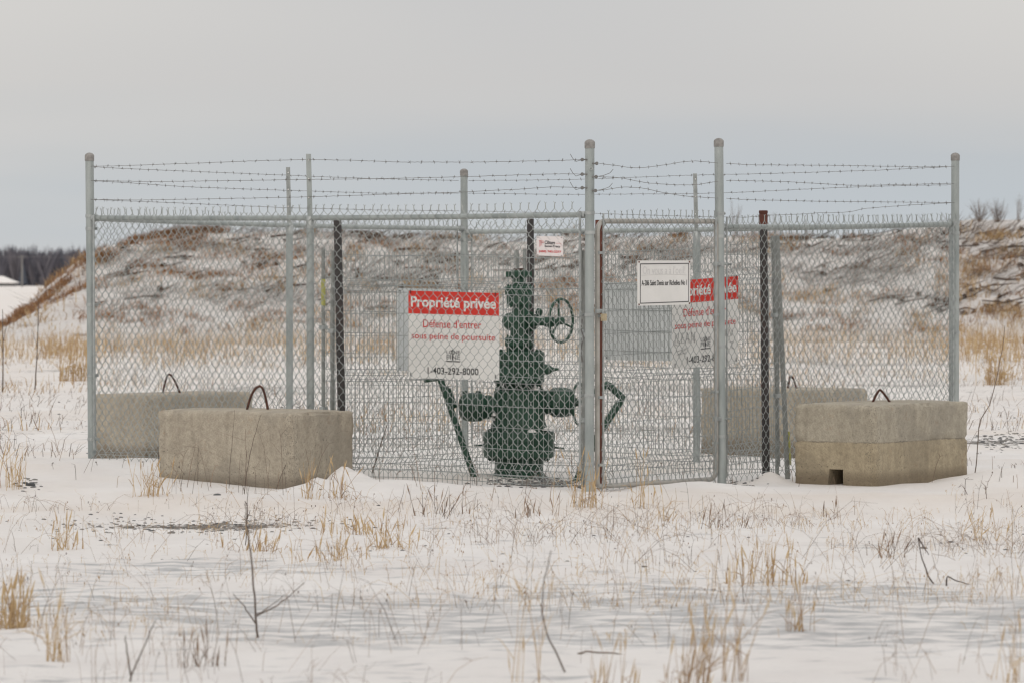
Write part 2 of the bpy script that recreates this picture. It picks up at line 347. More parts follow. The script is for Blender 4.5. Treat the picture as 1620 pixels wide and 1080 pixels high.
def ground_mat():
    m, Nn, Ll, b = newmat('drifted_snow')
    n0 = noise_(Nn, Ll, .35, 5, .6); n1 = noise_(Nn, Ll, 1.1, 5, .6, mscale=(1, .7, 1)); n2 = noise_(Nn, Ll, 11, 6, .7); n3 = noise_(Nn, Ll, 60, 4, .7)
    snow = ramp_(Nn, Ll, n1.outputs[0], [(.35, (.745, .715, .695)), (.55, (.790, .765, .745)), (.75, (.830, .81, .795))]).outputs[0]
    at = Nn.new('ShaderNodeAttribute'); at.attribute_name = 'ice'; at2 = Nn.new('ShaderNodeAttribute'); at2.attribute_name = 'dirt'
    at3 = Nn.new('ShaderNodeAttribute'); at3.attribute_name = 'dust'
    # sandy dust on the snow
    snow = mix_(Nn, Ll, mult(Nn, Ll, at3.outputs['Fac'], .42), snow, (.71, .62, .53))
    # wind-scoured ice
    ns = noise_(Nn, Ll, 3.6, 7, .62, mscale=(.8, 2.0, 1))
    sx = Nn.new('ShaderNodeMath'); sx.operation = 'MULTIPLY_ADD'; sx.inputs[1].default_value = 2.4; sx.inputs[2].default_value = -1.2; Ll.new(ns.outputs[0], sx.inputs[0])
    s = Nn.new('ShaderNodeMath'); s.operation = 'ADD'; Ll.new(sx.outputs[0], s.inputs[0]); Ll.new(at.outputs['Fac'], s.inputs[1])
    fi = ramp_(Nn, Ll, s.outputs[0], [(.38, (0, 0, 0)), (.72, (1, 1, 1))])
    ice = ramp_(Nn, Ll, n2.outputs[0], [(.3, (.27, .28, .29)), (.7, (.42, .425, .43))]).outputs[0]
    col = mix_(Nn, Ll, mult(Nn, Ll, fi.outputs[0], .78), snow, ice)
    # gravel and soil
    nd = noise_(Nn, Ll, 7.0, 7, .75)
    sy = Nn.new('ShaderNodeMath'); sy.operation = 'MULTIPLY_ADD'; sy.inputs[1].default_value = 2.0; sy.inputs[2].default_value = -1.0; Ll.new(nd.outputs[0], sy.inputs[0])
    s2 = Nn.new('ShaderNodeMath'); s2.operation = 'ADD'; Ll.new(sy.outputs[0], s2.inputs[0]); Ll.new(at2.outputs['Fac'], s2.inputs[1])
    fd = ramp_(Nn, Ll, s2.outputs[0], [(.46, (0, 0, 0)), (.58, (1, 1, 1))])
    soil = ramp_(Nn, Ll, n3.outputs[0], [(.3, (.09, .085, .08)), (.55, (.20, .18, .16)), (.75, (.36, .33, .30))]).outputs[0]
    col = mix_(Nn, Ll, fd.outputs[0], col, soil)
    Ll.new(col, b.inputs['Base Color']); b.inputs['Roughness'].default_value = .75
    rr = ramp_(Nn, Ll, fi.outputs[0], [(0, (.8,) * 3), (1, (.5,) * 3)]); Ll.new(rr.outputs[0], b.inputs['Roughness'])
    try: b.inputs['Specular IOR Level'].default_value = .25
    except Exception: pass
    nb = noise_(Nn, Ll, 5, 6, .62, mscale=(1, 2.2, 1))
    hh = mix_(Nn, Ll, .35, nb.outputs[0], n3.outputs[0])
    bump_(Nn, Ll, b, hh, .8, .045)
    return m
M['ground'] = ground_mat()

# ------------------------------------------------------------------ ground sheet
def axis(dense_a, dense_b, step, far_a, far_b, g=1.12):
    a = list(np.arange(dense_a, dense_b + 1e-6, step)); s = step; x = a[-1]
    while x < far_b: s *= g; x += s; a.append(x)
    s = step; x = a[0]; pre = []
    while x > far_a: s *= g; x -= s; pre.append(x)
    return np.array(pre[::-1] + a)
xs = axis(-5.2, 5.2, .045, -2600, 2600); ys = axis(17, 46, .06, -120, 4200, 1.07)
X, Y_ = np.meshgrid(xs, ys)
Z = hgt(X, Y_) * np.clip((700 - np.abs(X)) / 200, 0, 1) * np.clip((1200 - Y_) / 600, 0, 1)
gv = np.stack([X, Y_, Z], -1).reshape(-1, 3)
nx, ny = len(xs), len(ys)
i = np.arange(ny - 1)[:, None] * nx; j = np.arange(nx - 1)[None, :]
q = np.stack([i + j, i + j + 1, i + nx + j + 1, i + nx + j], -1).reshape(-1, 4)
g = MB(); g.add(gv, [q]); me = g.mesh('ground', smooth=True)
def G(px, py, sx, sy, a):   # gaussian blob of an attribute centred where the photograph shows it
    c = gpt(px, py); return a * np.exp(-((X - c[0]) / sx) ** 2 / 2 - ((Y_ - c[1]) / sy) ** 2 / 2)
ice = G(1040, 955, .55, 1.0, .46) + G(1440, 965, .45, .9, .48) + G(1250, 1000, .7, .7, .36) + G(700, 990, .9, 1.0, .34) + G(330, 900, .9, .7, .34) + G(420, 960, 1.0, .8, .32) + G(1300, 930, .9, .8, .3) + G(1560, 1000, .5, 1.2, .36) + G(1480, 865, .8, .6, .3) + G(60, 950, .6, .9, .28) + G(900, 1000, 1.2, .7, .34)
ice = np.clip(ice * 1.12 + (.12 + .30 * fbm(X * .6 + 3, Y_ * .5, 3)) * np.clip((32 - Y_) / 2, 0, 1), 0, .55)
far = np.clip((Y_ - 40) / 8, 0, 1)
ice = ice + far * (.22 + .25 * fbm(X * .25, Y_ * .12, 3)) * np.clip((200 - Y_) / 60, 0, 1)
dirt = G(230, 820, .5, .6, .30) + G(330, 820, .6, .6, .30) + G(410, 826, .5, .6, .30) + G(280, 796, .9, .5, .14) + G(860, 766, .42, .30, .52) + G(930, 772, .25, .25, .45) + G(1170, 765, .3, .3, .2) + G(1590, 700, .9, .9, .38) + G(640, 695, .9, .5, .34) + G(45, 778, .15, .25, .35)
dirt += far * (.235 + .50 * fbm(X * .5 + 40, Y_ * .45, 4)) * np.clip((170 - Y_) / 40, 0, 1)
dust = np.clip(.35 + 1.3 * fbm(X * .7 + 9, Y_ * .8 + 2, 3), 0, 1) * np.clip((Y_ - 26) / 6, .15, 1)
dust = np.maximum(dust, np.clip((Y_ - 45) / 30, 0, 1) * .5)
for nm, a in (('ice', ice), ('dirt', dirt), ('dust', dust)):
    at = me.attributes.new(nm, 'FLOAT', 'POINT'); at.data.foreach_set('value', a.reshape(-1).astype(np.float32))
go = link('ground', me, M['ground']); go['kind'] = 'structure'

# ------------------------------------------------------------------ berm (snow-dusted spoil heap)
CREST = [(-300, 560), (-60, 545), (0, 507), (40, 478), (80, 440), (110, 414), (140, 396), (170, 384), (215, 369), (260, 361), (320, 357), (450, 358), (560, 361), (700, 366), (860, 367), (960, 368), (1120, 367), (1240, 365), (1330, 366), (1420, 358), (1500, 344), (1540, 335), (1580, 337), (1620, 339), (1900, 338), (2600, 345), (3200, 400), (3500, 560)]
YB = 128.0
cx = np.array([(p - 810) / FPX * YB for p, _ in CREST]); cz = np.array([max(0, zat(y, YB)) for _, y in CREST])
def berm_z(x, y):
    c = np.interp(x, cx, cz); c = np.maximum(c - .05 + .22 * fbm(x * .5, x * 0 + 3.3, 4), 0)
    t = np.clip((y - 117) / 11, 0, 1); t2 = np.clip((148 - y) / 16, 0, 1)
    prof = np.minimum(t ** .85 * .93 + .07 * np.sin(t * math.pi * .5), 1) * (t2 ** .8)
    lump = .34 * fbm(x * .7, y * .8, 4, .6) * np.clip(c / 1.5, 0, 1) * np.sin(np.clip(t * math.pi, 0, math.pi)) ** .5
    return np.minimum(c * prof + lump * np.where(t < .97, 1, .3), c + .15) - .12
bx = np.arange(-25, 52, .14); by = np.concatenate([np.arange(115.5, 129, .16), np.arange(129, 150, .8)])
BX, BY = np.meshgrid(bx, by); BZ = berm_z(BX, BY); BZ[0, :] -= .5; BZ[-1, :] = -.5
nx, ny = len(bx), len(by)
i = np.arange(ny - 1)[:, None] * nx; j = np.arange(nx - 1)[None, :]
q = np.stack([i + j, i + j + 1, i + nx + j + 1, i + nx + j], -1).reshape(-1, 4)
g = MB(); g.add(np.stack([BX, BY, BZ], -1).reshape(-1, 3), [q])
def berm_mat():
    m, Nn, Ll, b = newmat('snow_dusted_soil')
    n1 = noise_(Nn, Ll, .6, 7, .7, mscale=(.6, .8, 1.9)); n2 = noise_(Nn, Ll, 2.8, 7, .74, mscale=(.5, .8, 1.9))
    for n_ in (n1, n2): n_.inputs['Vector'].links[0].from_node.inputs['Rotation'].default_value = (0, R(20), 0); n3 = noise_(Nn, Ll, 14, 4, .7)
    mm = mix_(Nn, Ll, .55, n1.outputs[0], n2.outputs[0])
    f = ramp_(Nn, Ll, mm, [(.53, (0, 0, 0)), (.60, (1, 1, 1))])
    soil = ramp_(Nn, Ll, n3.outputs[0], [(.3, (.13, .095, .075)), (.5, (.26, .20, .16)), (.7, (.40, .33, .28))]).outputs[0]
    snow = ramp_(Nn, Ll, n2.outputs[0], [(.35, (.70, .65, .61)), (.6, (.80, .775, .755))]).outputs[0]
    Ll.new(mix_(Nn, Ll, mult(Nn, Ll, f.outputs[0], .8), snow, soil), b.inputs['Base Color']); b.inputs['Roughness'].default_value = .85
    bump_(Nn, Ll, b, n2.outputs[0], .9, .25); return m
M['berm'] = berm_mat()
bo = link('berm', g.mesh('berm', smooth=True), M['berm']); bo['kind'] = 'structure'

# ------------------------------------------------------------------ blades / twigs in bulk
def blades(mb, base, d, ln, wd, bend, tint):
    n = len(base); side = rng.normal(size=(n, 3)); side[:, 2] = 0; side[:, 1] *= .5; side /= np.linalg.norm(side, axis=1)[:, None]
    d = d / np.linalg.norm(d, axis=1)[:, None]
    p1 = base + d * (ln * .55)[:, None]; p2 = base + d * ln[:, None] + bend * ln[:, None]
    s = side * wd[:, None] / 2
    v = np.stack([base - s, base + s, p1 - s * .8, p1 + s * .8, p2], 1).reshape(-1, 3)
    k = np.arange(n)[:, None] * 5
    mb.add(v, [np.concatenate([k + 0, k + 1, k + 3, k + 2], 1), np.concatenate([k + 2, k + 3, k + 4], 1)], np.repeat(tint, 5))
def scatter_grass(mb, x, y, z, hmin, hmax, wd, lean=.25, wind=(.0, 0), tlo=0, thi=1, bend=.18):
    n = len(x); base = np.stack([x, y, z - .01], 1)
    d = np.stack([rng.normal(size=n) * lean + wind[0], rng.normal(size=n) * lean + wind[1], np.ones(n)], 1)
    ln = rng.uniform(hmin, hmax, n); b = rng.normal(size=(n, 3)) * bend; b[:, 2] = -np.abs(b[:, 2]) * .6
    blades(mb, base, d, ln, np.full(n, wd) * rng.uniform(.6, 1.3, n), b, rng.uniform(tlo, thi, n))

# far-off bare wood: one mass on the horizon
mb = MB(); n = 2600
tx = rng.uniform(-260, 420, n); ty = 1180 + rng.uniform(0, 90, n)
hh = 10.6 + 2.8 * fbm(tx * .05, tx * 0, 3) + rng.normal(size=n) * .7 + (rng.random(n) < .06) * rng.uniform(.5, 2.2, n)
T = rng.uniform(0, 1, n)
for a in range(n):
    base = np.array([tx[a], ty[a], -.3]); dark = rng.random() < .18
    if dark:                                  # conifer
        h_ = hh[a] * rng.uniform(.6, .95); mb.lathe(base, (0, 0, 1), [(0, .2), (h_ * .15, h_ * .2), (h_ * .5, h_ * .13), (h_, .03)], 5, 0.03)
        continue
    m = 12; ang = rng.uniform(0, 2 * math.pi, m); rr = rng.uniform(.12, .42, m)
    d = np.stack([np.cos(ang) * rr, np.sin(ang) * rr, np.ones(m)], 1)
    st = base + np.array([0, 0, 1]) * rng.uniform(.0, .45, m)[:, None] * hh[a]
    ln = (hh[a] - st[:, 2]) * rng.uniform(.75, 1.0, m)
    blades(mb, st, d, ln, rng.uniform(.35, .9, m), rng.normal(size=(m, 3)) * .06, np.full(m, np.clip(.35 + .6 * T[a], 0, 1)) * rng.uniform(.7, 1.2, m))
wo = link('distant_wood', mb.mesh('distant_wood', tint=True), M['wood']); wo['kind'] = 'stuff'; wo['label'] = 'dark bare wood along the far horizon at the left'

# barn and pole far away at the left
def barn():
    Y = 1120; x1 = (27 - 810) / FPX * Y; t = thing('farmhouse', 'low far-off building with a snow-covered roof at the left edge', 'building', (x1 - 7, Y, -.3))
    mb = MB(); mb.box((x1 - 7, Y, .2), 12.6, 9, 1.6); part('wall', mb, simple('barn_wall', (.16, .16, .17), (.22, .22, .22), .5, .8), t)
    mb = MB(); zb, zt = 1.0, 3.2
    v = [(x1 - 14, Y - 5.2, zb - .2), (x1, Y - 5.2, zb - .2), (x1, Y + 5.2, zb - .2), (x1 - 14, Y + 5.2, zb - .2), (x1 - 12, Y, zt - .6), (x1 - 3.5, Y, zt - .6), (x1 - 14, Y - 5.2, zb), (x1, Y - 5.2, zb), (x1, Y + 5.2, zb), (x1 - 14, Y + 5.2, zb)]
    mb.add(v, [np.array([[0, 3, 2, 1], [6, 7, 5, 4], [8, 9, 4, 5], [0, 1, 7, 6], [1, 2, 8, 7], [2, 3, 9, 8], [3, 0, 6, 9]]), np.array([[7, 8, 5], [9, 6, 4]])])
    part('roof', mb, M['snowpatch'], t)
    mb = MB(); mb.box((x1 - 11.5, Y - 1, 2.6), .9, .9, 1.4); part('chimney', mb, M['greytext'], t)
barn()
Yp = 1010; xp = (35 - 810) / FPX * Yp
t = thing('utility_pole', 'pale thin utility pole in front of the far wood at the left', 'pole', (xp, Yp, 0))
mb = MB(); mb.tube([(xp, Yp, -.5), (xp, Yp, 7.3)], [.24, .17], 8); part('shaft', mb, simple('weathered_pole', (.17, .165, .16), (.24, .23, .22), 1, .8), t)
mb = MB(); mb.box((xp, Yp, 6.9), 2.2, .14, .14); part('crossarm', mb, M['greytext'], t)
for s in (-.9, .9):
    mb = MB(); xx = np.linspace(-60, 90, 40); mb.tube([(xp + s + a, Yp + a * .02, 6.98 - 0.6 * math.sin((a % 75) / 75 * math.pi)) for a in xx], .02, 3); part('power_line', mb, M['barb'], t)

# ------------------------------------------------------------------ vegetation and brush on the berm
mbG = MB(); mbT = MB(); mbR = MB()
def bpatch(px, py, w_px, h_px, n, kind, ang=None):
    """patch on the heap's near slope centred at the photograph's px, py"""
    zc = zat(py, 122.0); 
    # find y on slope giving that height
    xc = (px - 810) / FPX * 122.5
    yy = np.linspace(117, 128, 60); zz = berm_z(np.full(60, xc), yy); proj = 443 - (zz - H) / yy * FPX
    yc = yy[int(np.argmin(np.abs(proj - py)))]
    x = xc + rng.normal(size=n) * w_px / FPX * 122 * .5; y = yc + rng.normal(size=n) * h_px / FPX * 122 * .5 * 2.0
    y = np.clip(y, 116, 128.5); z = berm_z(x, y)
    if kind == 'g': scatter_grass(mbR, x, y, z, .10, .34, .022, .6, (.15, -.15), 0, 1, .25)
    elif kind == 's': scatter_grass(mbG, x, y, z, .12, .45, .02, .4, (.1, -.1), 0, 1, .2)
    else:
        n = int(n * .6); x = x[:n]; y = y[:n]; z = z[:n]; a = R(18 if ang is None else ang) + rng.normal(size=n) * .22; sgn = np.where(rng.random(n) < .9, 1, -1)
        d = np.stack([np.cos(a) * sgn, rng.normal(size=n) * .25 + .25, np.sin(a) + .05], 1)
        blades(mbT, np.stack([x, y, z + rng.uniform(-.02, .12, n)], 1), d, rng.uniform(.18, .9, n), rng.uniform(.014, .038, n), rng.normal(size=(n, 3)) * .1, rng.random(n) ** 1.4)
# rust-coloured grass along the left ridge
for k in range(70):
    px = rng.uniform(-20, 330); yc = np.interp(px, [p for p, _ in CREST], [y for _, y in CREST])
    bpatch(px, yc + rng.uniform(2, 22 if px < 170 else 10), 16, 10, 60, 'g')
for (px, py, w_, h_, n) in [(285, 385, 60, 14, 260), (250, 430, 60, 16, 260), (240, 375, 30, 8, 90), (340, 435, 60, 10, 200), (400, 425, 40, 10, 120), (330, 405, 60, 10, 120), (120, 460, 40, 14, 150), (60, 485, 40, 16, 140), (180, 500, 40, 14, 120), (600, 390, 40, 12, 100), (735, 375, 40, 10, 120), (1230, 370, 60, 10, 160), (1285, 470, 70, 12, 160), (1535, 425, 60, 30, 220), (1560, 495, 60, 10, 220), (430, 500, 40, 14, 120), (700, 430, 50, 10, 100), (880, 455, 60, 20, 200), (905, 480, 40, 14, 120), (1500, 460, 40, 20, 120), (270, 500, 40, 12, 120)]:
    bpatch(px, py, w_, h_, n, 'g' if px < 500 or rng.random() < .5 else 's')
for (px, py, w_, h_, n) in [(1350, 440, 110, 30, 420), (1400, 420, 90, 26, 300), (1440, 400, 110, 14, 240), (1390, 398, 90, 10, 180), (1300, 400, 90, 8, 150), (1590, 400, 60, 24, 320), (1590, 372, 60, 10, 150), (1530, 368, 50, 14, 150), (1560, 440, 80, 20, 180), (620, 440, 120, 14, 200), (560, 450, 90, 14, 150), (690, 415, 120, 12, 220), (740, 390, 120, 12, 200), (600, 385, 120, 8, 160), (450, 400, 100, 12, 160), (520, 375, 100, 8, 160), (840, 420, 100, 16, 180), (1010, 390, 100, 10, 160), (1060, 400, 100, 12, 200), (1000, 430, 90, 18, 220), (1180, 400, 80, 12, 120), (230, 400, 120, 12, 200), (180, 440, 80, 30, 160), (380, 470, 120, 14, 200), (300, 460, 120, 14, 140), (120, 430, 60, 12, 80), (480, 480, 120, 14, 180), (1240, 430, 60, 14, 100), (420, 370, 120, 6, 120), (300, 368, 80, 6, 100)]:
    bpatch(px, py, w_, h_, n, 't', ang=rng.uniform(14, 32))
for k in range(120):
    bpatch(rng.uniform(20, 1700), 362 + 150 * rng.random() ** 1.3, rng.uniform(14, 80), rng.uniform(3, 7), int(rng.uniform(12, 50)), 't', ang=rng.uniform(2, 24))
for k in range(230):
    bpatch(rng.uniform(20, 1700), rng.uniform(370, 528), rng.uniform(14, 50), rng.uniform(5, 12), int(rng.uniform(20, 70)), random.choice('gs'))
mbB = MB()
for k in range(620):                                  # thicker fallen branches and clods, in drifts running up to the right
    px = rng.uniform(165, 1750); py = 364 + 130 * rng.random() ** 1.2
    if float(fbm(np.array(px * .012 + 5), np.array(py * .045 + px * .008), 3)) < -.02: continue
    xc = (px - 810) / FPX * 122.5; yy = np.linspace(117, 128, 40); zz = berm_z(np.full(40, xc), yy); yc = yy[int(np.argmin(np.abs(443 - (zz - H) / yy * FPX - py)))]
    a = R(rng.uniform(-2, 26)); L_ = rng.uniform(.15, .95) * (1 if rng.random() < .9 else 1.8); c = np.array([xc, yc - .05, float(berm_z(np.array(xc), np.array(yc))) + .04]); dv = np.array([math.cos(a), .15, math.sin(a)])
    r_ = rng.uniform(.012, .036); mbB.tube([c - dv * L_ / 2, c + np.array([0, 0, rng.normal() * .03]), c + dv * L_ / 2], [r_, r_ * .9, r_ * .4], 4, tint=rng.uniform(0, .55))
    if rng.random() < .5: mbB.lathe(c + np.array([rng.normal() * .2, -.1, -.05]), (0, 0, 1), [(0, rng.uniform(.05, .13)), (.05, rng.uniform(.05, .12)), (.10, .02)], 6, rng.uniform(0, .6))
for nm, mb_o, mt, lb in (('fallen_branches', mbB, M['twig'], 'dark fallen branches and clods on the snowy heap'), ('rusty_grass', mbR, M['rustgrass'], 'rust-brown dead grass on the snowy heap'), ('brushwood', mbT, M['twig'], 'dark twigs and brushwood lying over the snowy heap'), ('heap_grass', mbG, M['straw'], 'tan dead grass on the snowy heap')):
    o = link(nm, mb_o.mesh(nm, tint=True), mt); o['kind'] = 'stuff'; o['label'] = lb

# grass belt at the foot of the heap and stubble over the far field
mb = MB(); n = 12000
x = rng.uniform(-16, 18, n); y = 84 + rng.random(n) ** .7 * 34
k = 1.3 * fbm(x * .55, y * .25, 3) + .22 * (np.abs(x / y * FPX + 810 - 60) < 130) + .2 * ((x / y * FPX + 810) > 1180) > .04
x, y = x[k], y[k]; scatter_grass(mb, x, y, hgt(x, y), .12, .68, .013, .16, (.03, 0), .1, 1, .16)
n = 10000; y = 46 + rng.random(n) * 55; x = rng.uniform(-1, 1, n) * y * .13
k = fbm(x * .5 + 7, y * .22, 3) > .10; x, y = x[k], y[k]
scatter_grass(mb, x, y, hgt(x, y), .05, .28, .010, .3, (.05, 0), 0, 1, .2)
o = link('dry_grass_belt', mb.mesh('dry_grass_belt', tint=True), M['straw']); o['kind'] = 'stuff'; o['label'] = 'tan dry grass at the foot of the heap and across the far field'
mb = MB(); n = 9000; y = 42 + rng.random(n) ** 1.3 * 70; x = rng.uniform(-1, 1, n) * y * .13
k = fbm(x * .6 + 70, y * .3, 3) > .02; x, y = x[k], y[k]
scatter_grass(mb, x, y, hgt(x, y), .04, .30, .007, .5, (.25, 0), 0, 1, .3)
o = link('field_weeds', mb.mesh('field_weeds', tint=True), M['weed']); o['kind'] = 'stuff'; o['label'] = 'thin dark weeds sticking out of the snow behind the fence'

# ------------------------------------------------------------------ fence geometry
Np = np.array([.597, 34.0]); Lp = np.array([-3.545, 37.16]); Rp = np.array([3.867, 38.64]); Fp = np.array([-.455, 41.98]); Pp = np.array([1.657, 35.5])
U = np.array([-.797, .606]); V = np.array([.576, .817])          # ground axes of the compound
fence = thing('chain_link_fence', 'tall galvanised chain-link fence with barbed wire enclosing the green wellhead', 'fence', (Np[0], Np[1], hz(*Np)))
def post(p, ytop, r, dx=0.0, label=None, bands=(), tab=None):
    Y = p[1]; zt = zat(ytop, Y); z0 = hz(*p) - .25
    a = np.array([p[0] + dx, Y, z0]); b = np.array([p[0], Y, zt])
    mb = MB(); mb.tube([a, b - (b - a) * .02], r, 20); o = part('post', mb, M['galv'], fence, label=label); smoothish(o)
    mb = MB(); mb.lathe((b[0], b[1], zt - .075), (0, 0, 1), [(.012, r + .004), (0.056, r + .0045), (.064, r + .001), (.072, r * .80), (.079, r * .45), (.081, .001)], 20)
    smoothish(link('cap', mb.mesh('cap', wloc(o)), M['galv_cap'], o))
    for (yb, dirs) in bands:
        zb = zat(yb, Y); f = (zb - z0) / (zt - z0); c = a + (b - a) * f
        mb = MB(); mb.lathe((c[0], c[1], zb - .013), (0, 0, 1), [(0, r + .0005), (0, r + .004), (.026, r + .004), (.026, r + .0005)], 20)
        for d in dirs:
            d = np.array([d[0], d[1], 0.]); dl = np.linalg.norm(d); d /= dl
            mb.box(c + d * (r + .022), .046, .008, .024, d, np.array([-d[1], d[0], 0]))
            mb.tube([c + d * (r + .022) - np.array([-d[1], d[0], 0]) * .02, c + d * (r + .022) + np.array([-d[1], d[0], 0]) * .02], .006, 6)
        smoothish(link('tension_band', mb.mesh('tension_band', wloc(o)), M['clamp'], o))
    return o, a, b
dirNL = (Lp - Np); dirNL = dirNL / np.linalg.norm(dirNL); dirNR = (Rp - Np) / np.linalg.norm(Rp - Np)
dirLF = (Fp - Lp) / np.linalg.norm(Fp - Lp); dirFR = (Rp - Fp) / np.linalg.norm(Rp - Fp)
post(Np, 222, .036, -.003, 'near corner post, tall with a domed cap', [(337, [dirNL]), (368, [dirNL]), (498, [dirNL]), (625, [dirNL]), (733, [dirNL])])
post(Lp, 243, .0355, .022, 'left corner post', [(342, [-dirNL]), (362, [-dirNL, dirLF]), (482, [-dirNL, dirLF]), (593, [-dirNL, dirLF]), (694, [-dirNL, dirLF])])
post(Rp, 243, .0355, 0, 'right corner post', [(352, [-dirNR]), (369, [-dirNR]), (526, [-dirNR])])
post(Fp, 268, .034, .01, 'rear corner post, shortest-looking', [(362, [-dirLF]), (380, [dirFR, -dirLF]), (500, [dirFR, -dirLF])])
post(Pp, 220, .036, .03, 'tall hinge post at the right of the gate', [(338, [dirNR]), (374, [dirNR]), (548, [dirNR]), (690, [dirNR])])
def linepost(A, B, px, ytop, yrail, tw, lean=0, label=None):
    p = onl(A, B, px); Y = p[1]; zr = zat(yrail, Y); zt = zat(ytop, Y)
    mb = MB(); mb.tube([(p[0], Y, hz(*p) - .2), (p[0], Y, zr - .02)], .031, 16); o = part('line_post', mb, M['galv'], fence, label=label); smoothish(o)
    mb = MB(); mb.lathe((p[0], Y, zr - .1), (0, 0, 1), [(0, .034), (.09, .034), (.10, .026)], 16); smoothish(link('post_collar', mb.mesh('post_collar', wloc(o)), M['clamp'], o))
    # folded channel extension carrying the barbed wire
    mb = MB(); x0, x1 = p[0], p[0] - lean; hw = tw / 2
    for (ox, wx, oy, wy) in ((0, tw, 0, .004), (-hw + .002, .004, .014, .028), (hw - .002, .004, .014, .028)):
        v = []
        for z, xx in ((zr - .09, x0), (zt, x1)):
            v += [(xx + ox - wx / 2, Y - .02 + oy - wy / 2, z), (xx + ox + wx / 2, Y - .02 + oy - wy / 2, z), (xx + ox + wx / 2, Y - .02 + oy + wy / 2, z), (xx + ox - wx / 2, Y - .02 + oy + wy / 2, z)]
        mb.add(v, np.array([[3, 2, 1, 0], [4, 5, 6, 7], [0, 1, 5, 4], [1, 2, 6, 5], [2, 3, 7, 6], [3, 0, 4, 7]]))
    ch = link('wire_arm', mb.mesh('wire_arm', wloc(o)), M['channel'] if ytop > 250 else M['galv'], o)
    for q_ in (.12, .5, .88):  # solid white discs paint the bright sky showing through the arm's holes
        z = zt - (zt - zr) * q_ * .8; mb = MB(); mb.lathe((p[0] - lean * .8, Y - .026, z), (0, -1, 0), [(0, .006), (.002, .006)], 8)
        link('sky_hole_disc', mb.mesh('sky_hole_disc', wloc(o)), M['white'], o)
linepost(Np, Lp, 491, 244, 342, .040, .014, 'front line post with a flat arm on top')
linepost(Lp, Fp, 458, 265, 353, .036, .012, 'rear left line post with a dark flat arm')
linepost(Fp, Rp, 1102, 275, 366, .036, .016, 'rear right line post with a dark flat arm')
def rail(A, B, za, zb, r=.0215, mat='galv', nm='top_rail', off=0):
    mb = MB(); a = np.array([A[0], A[1], za]); b = np.array([B[0], B[1], zb]); d = (b - a) / np.linalg.norm(b - a)
    L = np.linalg.norm(b - a); pts = [a + d * s for s in np.linspace(.05, L - .05, 14)]
    pts = [p + np.array([0, 0, -.012 * math.sin(math.pi * k / 13)]) for k, p in enumerate(pts)]
    mb.tube(pts, r, 14); o = part(nm, mb, M[mat], fence); smoothish(o)
    for e_, s in ((a, 1), (b, -1)):
        c = e_ + d * s * .035; mb = MB(); mb.tube([c, c + d * s * .05], r + .006, 12)
        link('rail_cup', mb.mesh('rail_cup', wloc(o)), M['clamp'], o)
zNL = (zat(340, Np[1]), zat(345, Lp[1])); zLF = (zat(346, Lp[1]), zat(362, Fp[1])); zFR = (zat(367, Fp[1]), zat(355.5, Rp[1])); zPR = (zat(359, Pp[1]), zat(354.5, Rp[1]))
rail(Np, Lp, *zNL); rail(Lp, Fp, *zLF); rail(Fp, Rp, *zFR); rail(Pp, Rp, *zPR)

